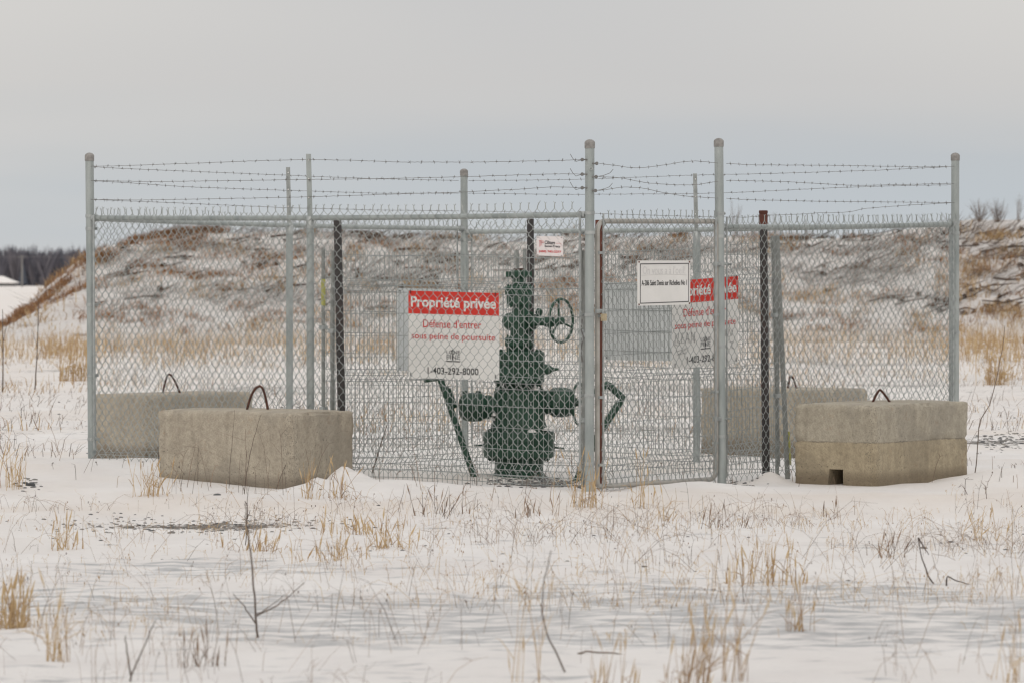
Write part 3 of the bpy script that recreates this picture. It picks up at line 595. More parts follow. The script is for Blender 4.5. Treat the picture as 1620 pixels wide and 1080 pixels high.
def chainlink(A, B, zbot, ztop, off, parent, name='chain_link_mesh', w=.083, hd=.101, r=.0026, inset=.05, jit=1.0):
    """woven wires of a chain-link fabric: each wire is a zigzag that hooks its neighbours; twisted ends stand above"""
    A = np.asarray(A, float); B = np.asarray(B, float); d = (B - A); L = np.linalg.norm(d); d /= L; nrm = np.array([d[1], -d[0]])
    if nrm[1] > 0: nrm = -nrm
    nrm3 = np.array([nrm[0], nrm[1], 0]) ; o3 = nrm3 * off
    L0, L1 = inset, L - inset; nw = int(round((L1 - L0) / (w / 2))); st = (L1 - L0) / nw
    mb = MB(); hm = ((ztop[0] - zbot[0]) + (ztop[1] - zbot[1])) / 2; K = int(round(hm / (hd / 2))); K += K % 2
    zf = lambda s, k: (zbot[0] + (zbot[1] - zbot[0]) * s / L) * (1 - k / K) + (ztop[0] + (ztop[1] - ztop[0]) * s / L) * (k / K)
    ph = rng.uniform(0, 6, 6)
    def P3(s, z, o=0.0):
        s2 = s + jit * (.006 * math.sin(z * 3.1 + s * 1.7 + ph[0]) + .004 * math.sin(z * 7 + s * 4 + ph[1]))
        z2 = z + jit * (.005 * math.sin(s * 2.3 + ph[2]) * (z - zbot[0]) / 2)
        bulge = jit * .012 * math.sin(s * 1.9 + ph[3]) * math.sin(z * 1.7 + ph[4])
        return np.array([A[0] + d[0] * s2, A[1] + d[1] * s2, z2]) + o3 + nrm3 * (o + bulge)
    for jx in range(nw):
        pts = []
        for k in range(K + 1):
            right = (k + jx) % 2; s = L0 + (jx + (1 if right else 0)) * st; s += (-.0012 if right else .0012) * -1
            z = zf(s, k); e_ = .007; oo = .003 if right else -.003
            if k == 0: pts.append(P3(s, z, oo))
            elif k == K: pts.append(P3(s, z, oo))
            else: pts += [P3(s, z - e_, oo), P3(s, z + e_, -oo)]
        mb.tube(pts, r, 3, cap=False, ref=nrm3)
    for jx in range(nw + 1):                                     # twisted selvage, top and bottom
        s = L0 + jx * st
        if (K + jx) % 2 == 0 and 0 < jx < nw + 1:
            z = zf(s, K); a = rng.normal() * .006; mb.tube([P3(s, z - .004), P3(s + a * .5, z + .02, .002), P3(s + a, z + .036)], r * 1.6, 3, cap=False, ref=nrm3)
            q1 = rng.uniform(.008, .016); q2 = rng.uniform(.008, .016)
            mb.tube([P3(s + a, z + .034), P3(s + a - q1, z + .034 + q1 * rng.uniform(.7, 1.5))], r, 3, cap=False, ref=nrm3)
            mb.tube([P3(s + a, z + .034), P3(s + a + q2, z + .034 + q2 * rng.uniform(.7, 1.5))], r, 3, cap=False, ref=nrm3)
        if jx % 2 == 0:
            z = zf(s, 0); a = rng.normal() * .01; mb.tube([P3(s, z + .004), P3(s + a, z - .02)], r * 1.5, 3, cap=False, ref=nrm3)
    o = part(name, mb, M['wire'], parent)
    return o
def gz(p, dz): return hz(*p) + dz
chainlink(Np, Lp, (zat(765, Np[1]), zat(724, Lp[1])), (zNL[0] + .05, zNL[1] + .04), .036, fence)
chainlink(Lp, Fp, (zat(724, Lp[1]), .06), (zLF[0] + .045, zLF[1] + .045), -.036, fence)
chainlink(Fp, Rp, (.06, .09), (zFR[0] + .045, zFR[1] + .05), -.036, fence)
chainlink(Pp, Rp, (.05, .09), (zPR[0] + .05, zPR[1] + .04), .036, fence)
# tension bars beside the terminal posts, tension wires along the foot
def vbar(A, B, s, z0, z1, off, wd=.018):
    d = (B - A) / np.linalg.norm(B - A); nrm = np.array([d[1], -d[0]]); nrm = -nrm if nrm[1] > 0 else nrm
    c = A + d * s + nrm * off; mb = MB(); mb.box((c[0], c[1], (z0 + z1) / 2), wd, .006, z1 - z0, (d[0], d[1], 0), (nrm[0], nrm[1], 0)); part('tension_bar', mb, M['clamp'], fence)
vbar(Np, Lp, .072, zat(745, 34), zat(334, 34), .03, .020); vbar(Lp, Np, .075, zat(712, 37), zat(340, 37), .03); vbar(Pp, Rp, .075, .07, zat(343, 35.5), .03); vbar(Rp, Pp, .08, .12, zat(346, 38.6), .03)
vbar(Fp, Rp, .07, .1, zat(362, 42), -.03, .016); vbar(Fp, Lp, .07, .1, zat(355, 42), -.03, .016); vbar(Rp, Fp, .07, .12, zat(346, 38.6), -.03); vbar(Lp, Fp, .07, .2, zat(340, 37), -.03)
for (A, B, za, zb, off) in ((Np, Lp, zat(757, 34), zat(717, 37.1), .04), (Lp, Fp, .2, .1, -.04), (Pp, Rp, .09, .13, .04)):
    d = (B - A) / np.linalg.norm(B - A); nrm = np.array([d[1], -d[0]]); nrm = -nrm if nrm[1] > 0 else nrm
    mb = MB(); mb.tube([(A[0] + nrm[0] * off, A[1] + nrm[1] * off, za), (B[0] + nrm[0] * off, B[1] + nrm[1] * off, zb)], .0022, 4); part('tension_wire', mb, M['wire'], fence)

def barbed(A, B, pts, label=None, off=.03):
    P = []; nrm = np.array([(B - A)[1], -(B - A)[0]]); nrm /= np.linalg.norm(nrm); nrm = -nrm if nrm[1] > 0 else nrm
    px = np.array([p[0] for p in pts], float); py = np.array([p[1] for p in pts], float)
    xx = np.arange(px[0], px[-1], 4.0); xx = np.append(xx, px[-1])
    yy = np.interp(xx, px, py); kk = np.ones(5) / 5; yy = np.convolve(np.pad(yy, 2, mode='edge'), kk, 'valid') + rng.normal(size=len(xx)) * .15
    for a, b in zip(xx, yy):
        g_ = onl(A, B, a); P.append((g_[0], g_[1], zat(b, g_[1])))
    P = np.array(P); P[:, :2] += nrm * off
    mb = MB(); mb.tube(P, .0019, 4, ref=np.array([0, 1., 0]))
    sd = np.concatenate([[0], np.cumsum(np.linalg.norm(np.diff(P, axis=0), axis=1))]); s = .06
    while s < sd[-1] - .03:
        c = np.array([np.interp(s, sd, P[:, k]) for k in range(3)]); t_ = np.array([np.interp(s + .01, sd, P[:, k]) for k in range(3)]) - c; t_ /= np.linalg.norm(t_)
        mb.tube([c - t_ * .006, c + t_ * .006], .0040, 5)
        for q_ in range(4):
            a = rng.uniform(0, 2 * math.pi) if q_ > 1 else (math.pi / 2 if q_ else -math.pi / 2) + rng.normal() * .4
            v_ = np.array([nrm[0] * math.cos(a), nrm[1] * math.cos(a), math.sin(a)]) + t_ * rng.uniform(-.7, .7)
            mb.tube([c, c + v_ * .015], .0014, 3, cap=False)
        s += rng.uniform(.118, .132)
    part('barbed_wire', mb, M['barb'], fence, label=label)
barbed(Np, Lp, [(148, 263.5), (190, 263), (330, 258), (420, 254.5), (491, 253), (560, 254), (640, 257), (760, 257), (905, 254), (924, 253)][::1])
barbed(Np, Lp, [(148, 286), (250, 288), (380, 286), (491, 284.5), (615, 283), (720, 280.5), (835, 277), (885, 275.5), (924, 276)])
barbed(Np, Lp, [(148, 316), (220, 317), (340, 315), (491, 312), (640, 307), (720, 305), (820, 300), (880, 296), (924, 297.5)])
barbed(Lp, Fp, [(148, 264), (200, 267), (320, 272), (458, 277.5), (500, 279.5), (600, 283), (730, 286)], off=-.03)
barbed(Lp, Fp, [(148, 286), (200, 289), (300, 296), (458, 301.5), (600, 306), (730, 306)], off=-.03)
barbed(Lp, Fp, [(148, 316), (290, 321.5), (458, 329), (600, 332.5), (730, 334)], off=-.03)
barbed(Fp, Rp, [(738, 286), (900, 284.5), (940, 283), (1102, 277), (1180, 275.7), (1310, 272), (1380, 269.7), (1505, 263.7)], off=-.03)
barbed(Fp, Rp, [(738, 306), (900, 308), (1102, 306.5), (1180, 304), (1310, 297.5), (1400, 294.5), (1505, 292.5)], off=-.03)
barbed(Fp, Rp, [(738, 334), (830, 336), (940, 338), (1102, 343), (1180, 344), (1210, 341), (1265, 339), (1290, 337), (1340, 336), (1365, 330), (1430, 325), (1505, 321)], off=-.03)
barbed(Np, Pp, [(943, 259), (966, 262), (994, 266), (1013, 266), (1043, 262), (1072, 257), (1095, 255), (1131, 258.6)]); barbed(Pp, Rp, [(1144, 259), (1180, 261.3), (1300, 262), (1370, 263), (1440, 264.5), (1505, 264)])
barbed(Np, Pp, [(943, 280), (971, 281), (989, 284), (1017, 289.7), (1061, 293), (1095, 293), (1118, 289.4), (1131, 287)]); barbed(Pp, Rp, [(1144, 286), (1180, 286.5), (1240, 288), (1300, 291.5), (1350, 294), (1505, 290.5)])
barbed(Np, Pp, [(942, 302), (968, 298.5), (978, 296), (1010, 297.5), (1048, 306), (1080, 311), (1131, 314)]); barbed(Pp, Rp, [(1144, 314), (1180, 316.5), (1300, 319), (1400, 320), (1505, 321)])
# wire ends wound on small ratchets at the near corner post
for k, (px, py) in enumerate([(921, 253), (921, 276), (921, 297.5), (944, 259), (943, 280), (942, 302)]):
    c = pt(px, py, 33.96); mb = MB(); mb.lathe(c - np.array([0, .012, 0]), (0, 1, 0), [(0, .010), (.004, .014), (.02, .014), (.024, .010)], 10); mb.tube([c, pt(933, py, 33.98)], .006, 6)
    s = -1 if k < 3 else 1
    if k < 3: mb.tube([pt(px, py, 33.95), pt(px - 10, py + 3, 33.95), pt(px - 15, py - 2, 33.95), pt(px - 19, py - 9, 33.95)], .0022, 4)
    elif k > 3: mb.tube([pt(px, py, 33.95), pt(px + 12, py - 2, 33.95), pt(px + 22, py - 6, 33.95), pt(px + 27, py - 12, 33.95)], .0022, 4)
    part('wire_ratchet', mb, M['barb'], fence)
mb = MB(); mb.torus(pt(935, 267, 33.95), (0, 1, 0), .011, .004, 14, 6); part('eye_bolt', mb, M['clamp'], fence)

# ------------------------------------------------------------------ gate
GA = onl(Np, Pp, 945); GB = onl(Np, Pp, 1133)
gate = thing('swing_gate', 'galvanised tube-frame gate with chain-link mesh, held between the two tall posts', 'gate', (GB[0], GB[1], hz(*GB)))
o3 = np.array([-V[1], V[0]]) * 0
off = np.array([.817, -.576]) * .0
gd = (GB - GA) / np.linalg.norm(GB - GA); gn = np.array([gd[1], -gd[0]])
gp = lambda s, z, o=0.0: np.array([GA[0] + gd[0] * s + gn[0] * o, GA[1] + gd[1] * s + gn[1] * o, z])
GL = np.linalg.norm(GB - GA); ztl, ztr = zat(350, GA[1]), zat(350.5, GB[1]); zbl, zbr = zat(769, GA[1]), zat(757, GB[1])
pts = []
def corner(s0, z0, s1, z1, s2, z2, n=7):
    for k in range(n):
        t_ = k / (n - 1); yield ((1 - t_) ** 2 * s0 + 2 * t_ * (1 - t_) * s1 + t_ ** 2 * s2, (1 - t_) ** 2 * z0 + 2 * t_ * (1 - t_) * z1 + t_ ** 2 * z2)
loop = []
rc = .10
loop += list(corner(0, ztl - rc, 0, ztl, rc, ztl)); loop += list(corner(GL - rc * .5, ztr, GL, ztr, GL, ztr - rc * .5))
loop += list(corner(GL, zbr + rc, GL, zbr, GL - rc, zbr)); loop += list(corner(rc * .5, zbl, 0, zbl, 0, zbl + rc * .5)); loop.append(loop[0])
mb = MB(); mb.tube([gp(s, z) for s, z in loop], .0195, 12, cap=False, ref=np.array([gn[0], gn[1], 0])); smoothish(part('gate_frame', mb, M['gatetube'], gate))
chainlink(GA, GB, (zbl - .01, zbr - .01), (ztl + .04, ztr + .04), .024, gate, name='gate_mesh', inset=.03)
for s, z0, z1 in ((.045, zbl + .02, ztl + .06), (GL - .045, zbr + .04, ztr + .03)):
    mb = MB(); c = gp(s, (z0 + z1) / 2, .026); mb.box(c, .018, .006, z1 - z0, (gd[0], gd[1], 0), (gn[0], gn[1], 0)); part('tension_bar', mb, M['clamp'], gate)
for py in (400, 500, 628, 735):
    mb = MB(); z = zat(py, GA[1]); mb.box(gp(.022, z, .012), .07, .036, .02, (gd[0], gd[1], 0), (gn[0], gn[1], 0)); part('frame_clamp', mb, M['clamp'], gate)
for py in (498, 619, 700):
    mb = MB(); z = zat(py, GB[1]); mb.box(gp(GL - .03, z, .012), .06, .03, .018, (gd[0], gd[1], 0), (gn[0], gn[1], 0)); part('frame_clamp', mb, M['clamp'], gate)
for py in (418, 662):                                              # hinges on the right post
    z = zat(py, GB[1]); mb = MB(); mb.lathe((Pp[0] + .008, Pp[1], z - .018), (0, 0, 1), [(0, .037), (0, .042), (.036, .042), (.036, .037)], 16)
    mb.lathe(gp(GL, z - .018), (0, 0, 1), [(0, .021), (0, .027), (.036, .027), (.036, .021)], 14)
    mb.box(gp(GL + .035, z, .03), .10, .022, .022, (gd[0], gd[1], 0), (gn[0], gn[1], 0)); mb.tube([gp(GL + .05, z, -.05), gp(GL + .05, z, .07)], .008, 8); mb.tube([gp(GL + .12, z, -.05), gp(GL + .12, z, .07)], .008, 8)
    smoothish(part('hinge', mb, M['clamp'], gate))
z = zat(492, GA[1]); mb = MB(); mb.box(gp(-.03, z, .045), .11, .02, .03, (gd[0], gd[1], 0), (gn[0], gn[1], 0)); part('latch', mb, M['clamp'], gate)
t = thing('padlock', 'small tan padlock hanging from the gate latch', 'padlock', gp(-.015, zat(512, GA[1]), .07))
mb = MB(); mb.box(gp(-.015, zat(502, GA[1]), .07), .05, .024, .055, (gd[0], gd[1], 0), (gn[0], gn[1], 0)); part('lock_body', mb, M['brass'], t)
mb = MB(); c = gp(-.015, zat(496.5, GA[1]), .07); mb.tube([c + np.array([gd[0], gd[1], 0]) * .017 * math.cos(a) + np.array([0, 0, .026 * math.sin(a)]) for a in np.linspace(0, math.pi, 9)], .004, 6); part('shackle', mb, M['clamp'], t)
# loose chain / cable hanging behind the near post
mb = MB(); zc = [(921, 505), (919, 520), (923, 533), (920, 546), (919, 560), (922, 572)]
mb.tube([pt(a, b, 34.12) for a, b in zc], .006, 5)
solo('cable', mb, M['barb'], 'short dark cable hanging beside the near corner post', 'cable', tuple(pt(922, 572, 34.12)))

# ------------------------------------------------------------------ inner enclosure: welded wire panels with folded beads
Bq = np.array([.56, 34.92]); Aq = np.array([-1.52, 36.48]); Cq = np.array([2.225, 36.97]); Dq = np.array([.07, 38.5])
ZH = [.03, ('v', .14), .30, .47, .64, ('v', .83), 1.01, 1.18, 1.36, ('v', 1.58), 1.83]
def wire_panel(A, B, zA, zB, label, hgt_=1.86, shear=0.0, poles=True, tape=None, ys=1.0):
    d = (B - A); L = np.linalg.norm(d); d = d / L; nrm = np.array([d[1], -d[0]]); nrm = -nrm if nrm[1] > 0 else nrm
    t = thing('wire_panel', label, 'wire panel', (A[0], A[1], zA), 'welded wire panels around the wellhead')
    tilt = (zB - zA) / L
    def P3(s, z, o=0.0):
        s2 = s - tilt * z if poles else s
        return np.array([A[0] + d[0] * s2 + nrm[0] * o, A[1] + d[1] * s2 + nrm[1] * o, zA + tilt * s + z * ys + .008 * math.sin(s * 3 + A[0])])
    mb = MB(); r = .0028; nv = int(L / .052)
    prof = [(-.02, 0)]
    for h in ZH:
        if isinstance(h, tuple): prof += [(h[1] - .05, 0), (h[1], .045), (h[1] + .05, 0)]
    prof += [(1.862, 0)]
    for k in range(nv + 1):
        s = .035 + (L - .07) * k / nv; mb.tube([P3(s, z, o) for z, o in prof], r, 3, cap=False, ref=np.array([d[0], d[1], 0]))
    for h in ZH:
        for z, o in ([(h[1] - .05, 0), (h[1], .045), (h[1] + .05, 0)] if isinstance(h, tuple) else [(h, 0)]):
            mb.tube([P3(s, z, o - .003) for s in np.linspace(.02, L - .02, 10)], .0032, 3, cap=False, ref=np.array([0, 0, 1.]))
    part('wire_mesh', mb, M['weld'], t)
    for s in (.0, L):
        mb = MB(); mb.tube([P3(s, -.04), P3(s, 1.88)], .0165, 10); o = part('end_post', mb, M['panelpost'], t); smoothish(o)
        if tape and s > 0:
            mb = MB(); mb.tube([P3(s, tape[1]), P3(s, tape[2])], .0185, 10); link('yellow_tape', mb.mesh('yellow_tape', wloc(o)), M['yellow'], o)
    for z in (1.22, .55):
        for s in (0.0, L):
            mb = MB(); mb.box(P3(s, z, .0), .05, .05, .035, (d[0], d[1], 0), (nrm[0], nrm[1], 0)); part('coupler', mb, M['clamp'], t)
    return P3, L
pAB, LAB = wire_panel(onl(Aq, Bq, 525), Bq - V * .0, .02, 0.0, 'welded wire panel at the front left, behind the front red sign')
pBC, LBC = wire_panel(Bq + V * .05, Cq, .02, .13, 'tilted welded wire panel behind the gate, rising to the right', ys=1.0)
pDA, LDA = wire_panel(np.array([.044, 38.5]), np.array([(511.5 - 810) / FPX * 36.62, 36.62]), .03, .03, 'far left welded wire panel behind the front one', tape=(1.0, 1.40, 1.62))
pDC, LDC = wire_panel(np.array([.104, 38.45]), Cq + U * .05 + V * .06, .04, .03, 'far right welded wire panel behind the tilted one', tape=None)
# extra leaning end post with yellow tape at the right corner
a = pt(1247, 752, 36.75); b = pt(1229, 373, 36.75); mb = MB(); mb.tube([a - np.array([0, 0, .1]), b], .021, 12)
t = thing('leaning_post', 'grey post leaning left with yellow tape low down, beside the right block', 'post', tuple(a)); smoothish(part('shaft', mb, M['panelpost'], t))
mb = MB(); f = lambda py: a + (b - a) * (752 - py) / (752 - 373) + np.array([.022, -.004, 0]); mb.tube([f(735), f(682)], .010, 8); part('yellow_tape', mb, M['yellow'], t)

# ------------------------------------------------------------------ rusty drill-pipe posts
def rpost(px, ytop, ybase, Y, label, dx=0, r=.031, cap=False, mat='rust'):
    a = pt(px + dx, ybase, Y); b = pt(px, ytop, Y); a[2] = min(a[2], hz(a[0], a[1])) - .15
    t = thing('rusty_post', label, 'post', tuple(a), 'rusty pipe posts around the wellhead')
    mb = MB(); mb.tube([a, a + (b - a) * .33, a + (b - a) * .67, b], r, 16); o = part('pipe', mb, M[mat], t); smoothish(o)
    if cap: mb = MB(); mb.lathe(b - np.array([0, 0, .10]), (0, 0, 1), [(0, r + .001), (.01, r + .004), (.085, r + .004), (.09, r + .001), (.10, r + .005), (.115, r + .005), (.12, r)], 16); smoothish(part('pipe_collar', mb, M['rustred'], t))
    mb = MB(); mb.lathe(b, (0, 0, 1), [(-.004, r * .99), (.004, r * .99)], 16); part('end_plate', mb, M['brown'], t)
    return a, b, t
rpost(534, 349, 757, 36.28, 'dark rusty pipe post rising behind the front left concrete block', 9, .0325)
rpost(839, 347, 745, 38.0, 'dark pipe post standing right behind the top of the wellhead', 2, .030)
a, b, t = rpost(1207.5, 337, 760, 36.5, 'rusty pipe post with a red-brown collar, between gate and right block', 5, .032, True)
mb = MB(); mb.box(pt(1206, 609, 36.5), .03, .03, .035); part('lug', mb, M['rustred'], t)
rpost(947.5, 349, 776, 34.62, 'red-rusty pipe post half hidden by the near corner post', -1, .029, mat='rustred')
# short grey stubs behind the tree cap
for px, yt in ((818, 396), (829, 398)):
    pass

# ------------------------------------------------------------------ lettering
def text_mesh(body, bold=0.0, extrude=.004):
    c = bpy.data.curves.new('t', 'FONT'); c.body = body; c.size = 1; c.extrude = extrude; c.offset = bold; c.resolution_u = 3
    o = bpy.data.objects.new('t', c); COL.objects.link(o); dg = bpy.context.evaluated_depsgraph_get()
    me = bpy.data.meshes.new_from_object(o.evaluated_get(dg)); COL.objects.unlink(o); bpy.data.objects.remove(o); return me
def text_part(body, P3, s0, s1, z0, z1, parent, mat, bold=0.0, thick=.003, off=.004, name='lettering', label=None):
    """fits the text's bounds into the rectangle s0..s1, z0..z1 of a board whose plane P3(s, z, out) gives"""
    me = text_mesh(body, bold); n = len(me.vertices); v = np.zeros(n * 3, np.float32); me.vertices.foreach_get('co', v); v = v.reshape(-1, 3).astype(float)
    lo, hi = v.min(0), v.max(0); w_ = (v - lo) / np.maximum(hi - lo, 1e-9)
    sh = wloc(parent); P = np.array([P3(s0 + (s1 - s0) * a, z0 + (z1 - z0) * b, off + thick * c) - sh for a, b, c in w_])
    me.vertices.foreach_set('co', P.reshape(-1).astype(np.float32)); me.name = name; me.update()
    me.materials.clear(); o = link(name, me, M[mat], parent); o['label'] = label or ('the words "%s"' % body) ; return o
def board(P3, s0, s1, z0, z1, parent, mat, th=.006, off=0.0, name='board'):
    mb = MB(); v = [P3(s, z, o) for o in (off, off + th) for s, z in ((s0, z0), (s1, z0), (s1, z1), (s0, z1))]
    mb.add(v, np.array([[3, 2, 1, 0], [4, 5, 6, 7], [0, 1, 5, 4], [1, 2, 6, 5], [2, 3, 7, 6], [3, 0, 4, 7]])); return part(name, mb, M[mat], parent)
def plane(Apt, Bpt, pxl, pxr, tl, tr, bl, br, off):
    """board plane between columns pxl..pxr of the ground line; corners' rows in the photo give the heights"""
    dd = (Bpt - Apt) / np.linalg.norm(Bpt - Apt); nn = np.array([dd[1], -dd[0]]); nn = -nn if nn[1] > 0 else nn
    a = onl(Apt + nn * off, Bpt + nn * off, pxl) - nn * off; b = onl(Apt + nn * off, Bpt + nn * off, pxr) - nn * off; d = (b - a); L = np.linalg.norm(d); d = d / L; nrm = np.array([d[1], -d[0]]); nrm = -nrm if nrm[1] > 0 else nrm
    zt = (zat(tl, a[1]), zat(tr, b[1])); zb = (zat(bl, a[1]), zat(br, b[1]))
    def P3(u, v, o=0.0):        # u 0..1 left to right, v 0..1 top to bottom
        z = (zt[0] * (1 - u) + zt[1] * u) * (1 - v) + (zb[0] * (1 - u) + zb[1] * u) * v
        return np.array([a[0] + d[0] * L * u + nrm[0] * (off + o), a[1] + d[1] * L * u + nrm[1] * (off + o), z])
    return P3
def private_sign(P3, label, extra=False):
    t = thing('warning_sign', label, 'sign', tuple(P3(.5, 1)))
    board(P3, 0, 1, 0, 1, t, 'white'); board(P3, 0, 1, 0, .262, t, 'red', .002, .006, 'red_band')
    tp = lambda b, u0, u1, v0, v1, m, bold=0., **k: text_part(b, P3, u0, u1, v1, v0, t, m, bold, .0015, k.get('off', .0068), label=k.get('label'))
    tp('Propriété privée', .030, .972, .062, .222, 'white', .026, off=.0088)
    tp("Défense d'entrer", .165, .808, .322, .418, 'redtext', .002)
    tp('sous peine de poursuite', .035, .960, .475, .572, 'redtext', .002)
    tp('LONE', .425, .575, .668, .712, 'greytext', .012); tp('PINE', .425, .575, .722, .772, 'greytext', .012)
    board(P3, .425, .575, .792, .803, t, 'black', .0015, .0068, 'logo_bar')
    mb = MB(); pts_ = [P3(.497 + .020 * math.sin(q_), .692 - .022 * math.cos(q_), .009) for q_ in np.linspace(0, 2 * math.pi, 14)]; mb.tube(pts_, .0028, 4, ref=P3(.5, .5, 1) - P3(.5, .5, 0))
    mb.tube([P3(.487, .674, .009), P3(.497, .655, .009), P3(.507, .674, .009)], .003, 4); mb.tube([P3(.497, .722, .009), P3(.497, .797, .009)], .0035, 4); part('logo_mark', mb, M['black'], t, label='small tree mark in the logo')
    tp('1-403-292-8000', .215, .778, .868, .948, 'black', .006)
    for u, v in ((.028, .02), (.965, .02), (.03, .965), (.965, .965)):
        mb = MB(); mb.tube([P3(u, v - .03, .012), P3(u, v + .012, .012)], .0035, 5); part('fixing_tie', mb, M['black'], t)
    if extra:
        mb = MB()
        def scr(pp): mb.tube([P3(a, b, .0085) for a, b in pp], .0022, 3, ref=P3(.5, .5, 1) - P3(.5, .5, 0))
        for pp in ([(.05, .60), (.03, .72), (.09, .74)], [(.09, .60), (.07, .70), (.12, .71)], [(.14, .60), (.13, .71), (.17, .71)], [(.14, .60), (.18, .60)], [(.135, .655), (.17, .655)], [(.19, .72), (.22, .60), (.25, .72)], [(.2, .67), (.245, .67)], [(.28, .72), (.28, .60), (.33, .72), (.33, .60)],
                   [(.06, .80), (.22, .77), (.07, .84), (.2, .82)], [(.80, .60), (.80, .68)], [(.84, .68), (.86, .60), (.89, .68)], [(.92, .60), (.90, .68)], [(.86, .75), (.93, .75), (.88, .80), (.93, .83)]): scr(pp)
        part('scribble', mb, M['greytext'], t, label='thin marker scribbles at both sides of the sign', stuff=True)
    return t
P1 = plane(Aq, Bq, 647, 790, 460, 464, 597, 601, .055)
private_sign(P1, 'front red and white Propriété privée sign, left of the wellhead')
P2 = plane(Bq + V * .05, Cq, 1063, 1166.5, 445, 437, 584, 574, .055)
private_sign(P2, 'scribbled red and white Propriété privée sign tilted behind the gate hinge post', True)
# backs of two more boards on the far panels
for (A, B, c, lb) in ((Dq, Aq, (628, 728, 456, 458, 586, 589), 'pale back of a board almost hidden behind the front red sign'), (Dq, Cq, (957, 1084, 447, 445, 569, 571), 'large pale back of a board on the far right panel, seen through the gate')):
    P = plane(A, B, *c[:2], *c[2:], .02 - .06); t = thing('sign_board', lb, 'sign', tuple(P(.5, 1)))
    board(P, 0, 1, 0, 1, t, 'whiteback')
    for u, v in ((.03, .03), (.97, .03), (.03, .97), (.97, .97)):
        mb = MB(); mb.tube([P(u, v, .005), P(u, v, .016)], .006, 6); part('fixing_tie', mb, M['black'], t)
P3_ = plane(GA, GB, 1008, 1091, 412.5, 412.5, 484, 482, .040)
t = thing('well_sign', 'white board with a thin black border wired on the gate mesh', 'sign', tuple(P3_(.5, 1)))
board(P3_, 0, 1, 0, 1, t, 'white')
mb = MB(); pp = [(.045, .075), (.965, .065), (.965, .93), (.045, .945), (.045, .075)]
mb.tube([P3_(u, v, .0075) for u, v in pp], .0035, 4, ref=P3_(.5, .5, 1) - P3_(.5, .5, 0)); part('black_border', mb, M['black'], t)
text_part('A-286 Saint Denis sur Richelieu No 1', P3_, .07, .93, .555, .435, t, 'black', .003, .0015, .0068)
text_part("On vous a à l'oeil!", P3_, .09, .90, .30, .12, t, 'pencil', .0, .0008, .0066)
mb = MB(); mb.tube([P3_(u, .335 - .03 * math.sin(u * 3.1), .007) for u in np.linspace(.06, .93, 9)], .0014, 3); part('pencil_line', mb, M['pencil'], t)
for u, v in ((.02, .03), (.98, .03), (.02, .97), (.98, .97)):
    mb = MB(); mb.lathe(P3_(u, v, .004), P3_(u, v, 1) - P3_(u, v, 0), [(0, .008), (.008, .006)], 8); part('screw', mb, M['rustred'], t)
P4 = plane(Np, Lp, 849.5, 891, 374, 374.5, 404.5, 406, .048)
t = thing('fence_maker_plate', 'small white plate with a telephone number high on the front mesh', 'sign', tuple(P4(.5, 1)))
board(P4, 0, 1, 0, 1, t, 'pinkwhite', .004)
text_part('Clôture', P4, .31, .70, .41, .22, t, 'black', .02, .0012, .0045); text_part('Sorel-Tracy', P4, .31, .90, .60, .44, t, 'black', .02, .0012, .0045)
text_part('(450) 742-2277', P4, .09, .94, .86, .72, t, 'redtext', .03, .0012, .0045)
mb = MB(); nn = P4(.5, .5, 1) - P4(.5, .5, 0)
for pp in ([(.12, .20), (.12, .56)], [(.16, .24), (.16, .50)], [(.10, .22), (.28, .26)], [(.11, .30), (.28, .33)], [(.2, .26), (.2, .48)]): mb.tube([P4(u, v, .0052) for u, v in pp], .0014, 4, ref=nn)
mb.tube([P4(.74, .35, .0052), P4(.93, .35, .0052), P4(.93, .52, .0052)], .0009, 4, ref=nn); part('fence_mark', mb, M['redtext'], t, label='small red drawing of a fence post')
for u, v in ((.05, .05), (.95, .05), (.05, .95), (.95, .95)):
    mb = MB(); mb.tube([P4(u - .02, v, .006), P4(u + .02, v + .02, .006)], .002, 4); part('fixing_tie', mb, M['black'], t)

# ------------------------------------------------------------------ wellhead
WY = 36.7; S = FPX / WY; WX = (821 - 810) / S
wz = lambda py: H - (py - 443) / S
well = thing('wellhead', 'dark green oil wellhead with stacked flanges, valves and a handwheel', 'wellhead', (WX, WY, 0))
def stack(name, prof, k=24, cx=0.0, parent=well, mat='green', cy=0.0):
    pr = [(wz(y), r / S) for y, r in prof]; pr.sort(); z0 = pr[0][0]
    mb = MB(); mb.lathe((WX + cx / S, WY + cy, z0), (0, 0, 1), [(z - z0, r) for z, r in pr], k)
    o = part(name, mb, M[mat], parent) if parent is well else link(name, mb.mesh(name, wloc(parent)), M[mat], parent)
    return smoothish(o)
def bolts(n, rad, y0, y1, parent, cx=0.0, rb=3.2, ph=0.0, rod=True, cy=0.0):
    for k in range(n):
        a = 2 * math.pi * k / n + ph; x = WX + cx / S + rad / S * math.cos(a); y = WY + cy + rad / S * math.sin(a)
        mb = MB()
        for (ya, yb) in ((y0, y0 + 4.5), (y1 - 4.5, y1)): mb.tube([(x, y, wz(ya)), (x, y, wz(yb))], rb / S, 6)
        if rod: mb.tube([(x, y, wz(y0 - 1.5)), (x, y, wz(y1 + 1.5))], rb * .55 / S, 6)
        link('stud_bolt', mb.mesh('stud_bolt', wloc(parent)), M['green'], parent)
stack('casing', [(775, 38.5), (724, 38.5)]); stack('casing_foot', [(775, 49), (756, 47), (748, 40), (747, 38.6)])
o = stack('casing_flange', [(724, 52), (721, 56), (701, 57), (700, 55.5), (698, 55.5), (697, 57), (685, 57), (682, 55)], 32); bolts(14, 46, 679, 727, o, rb=3.6)
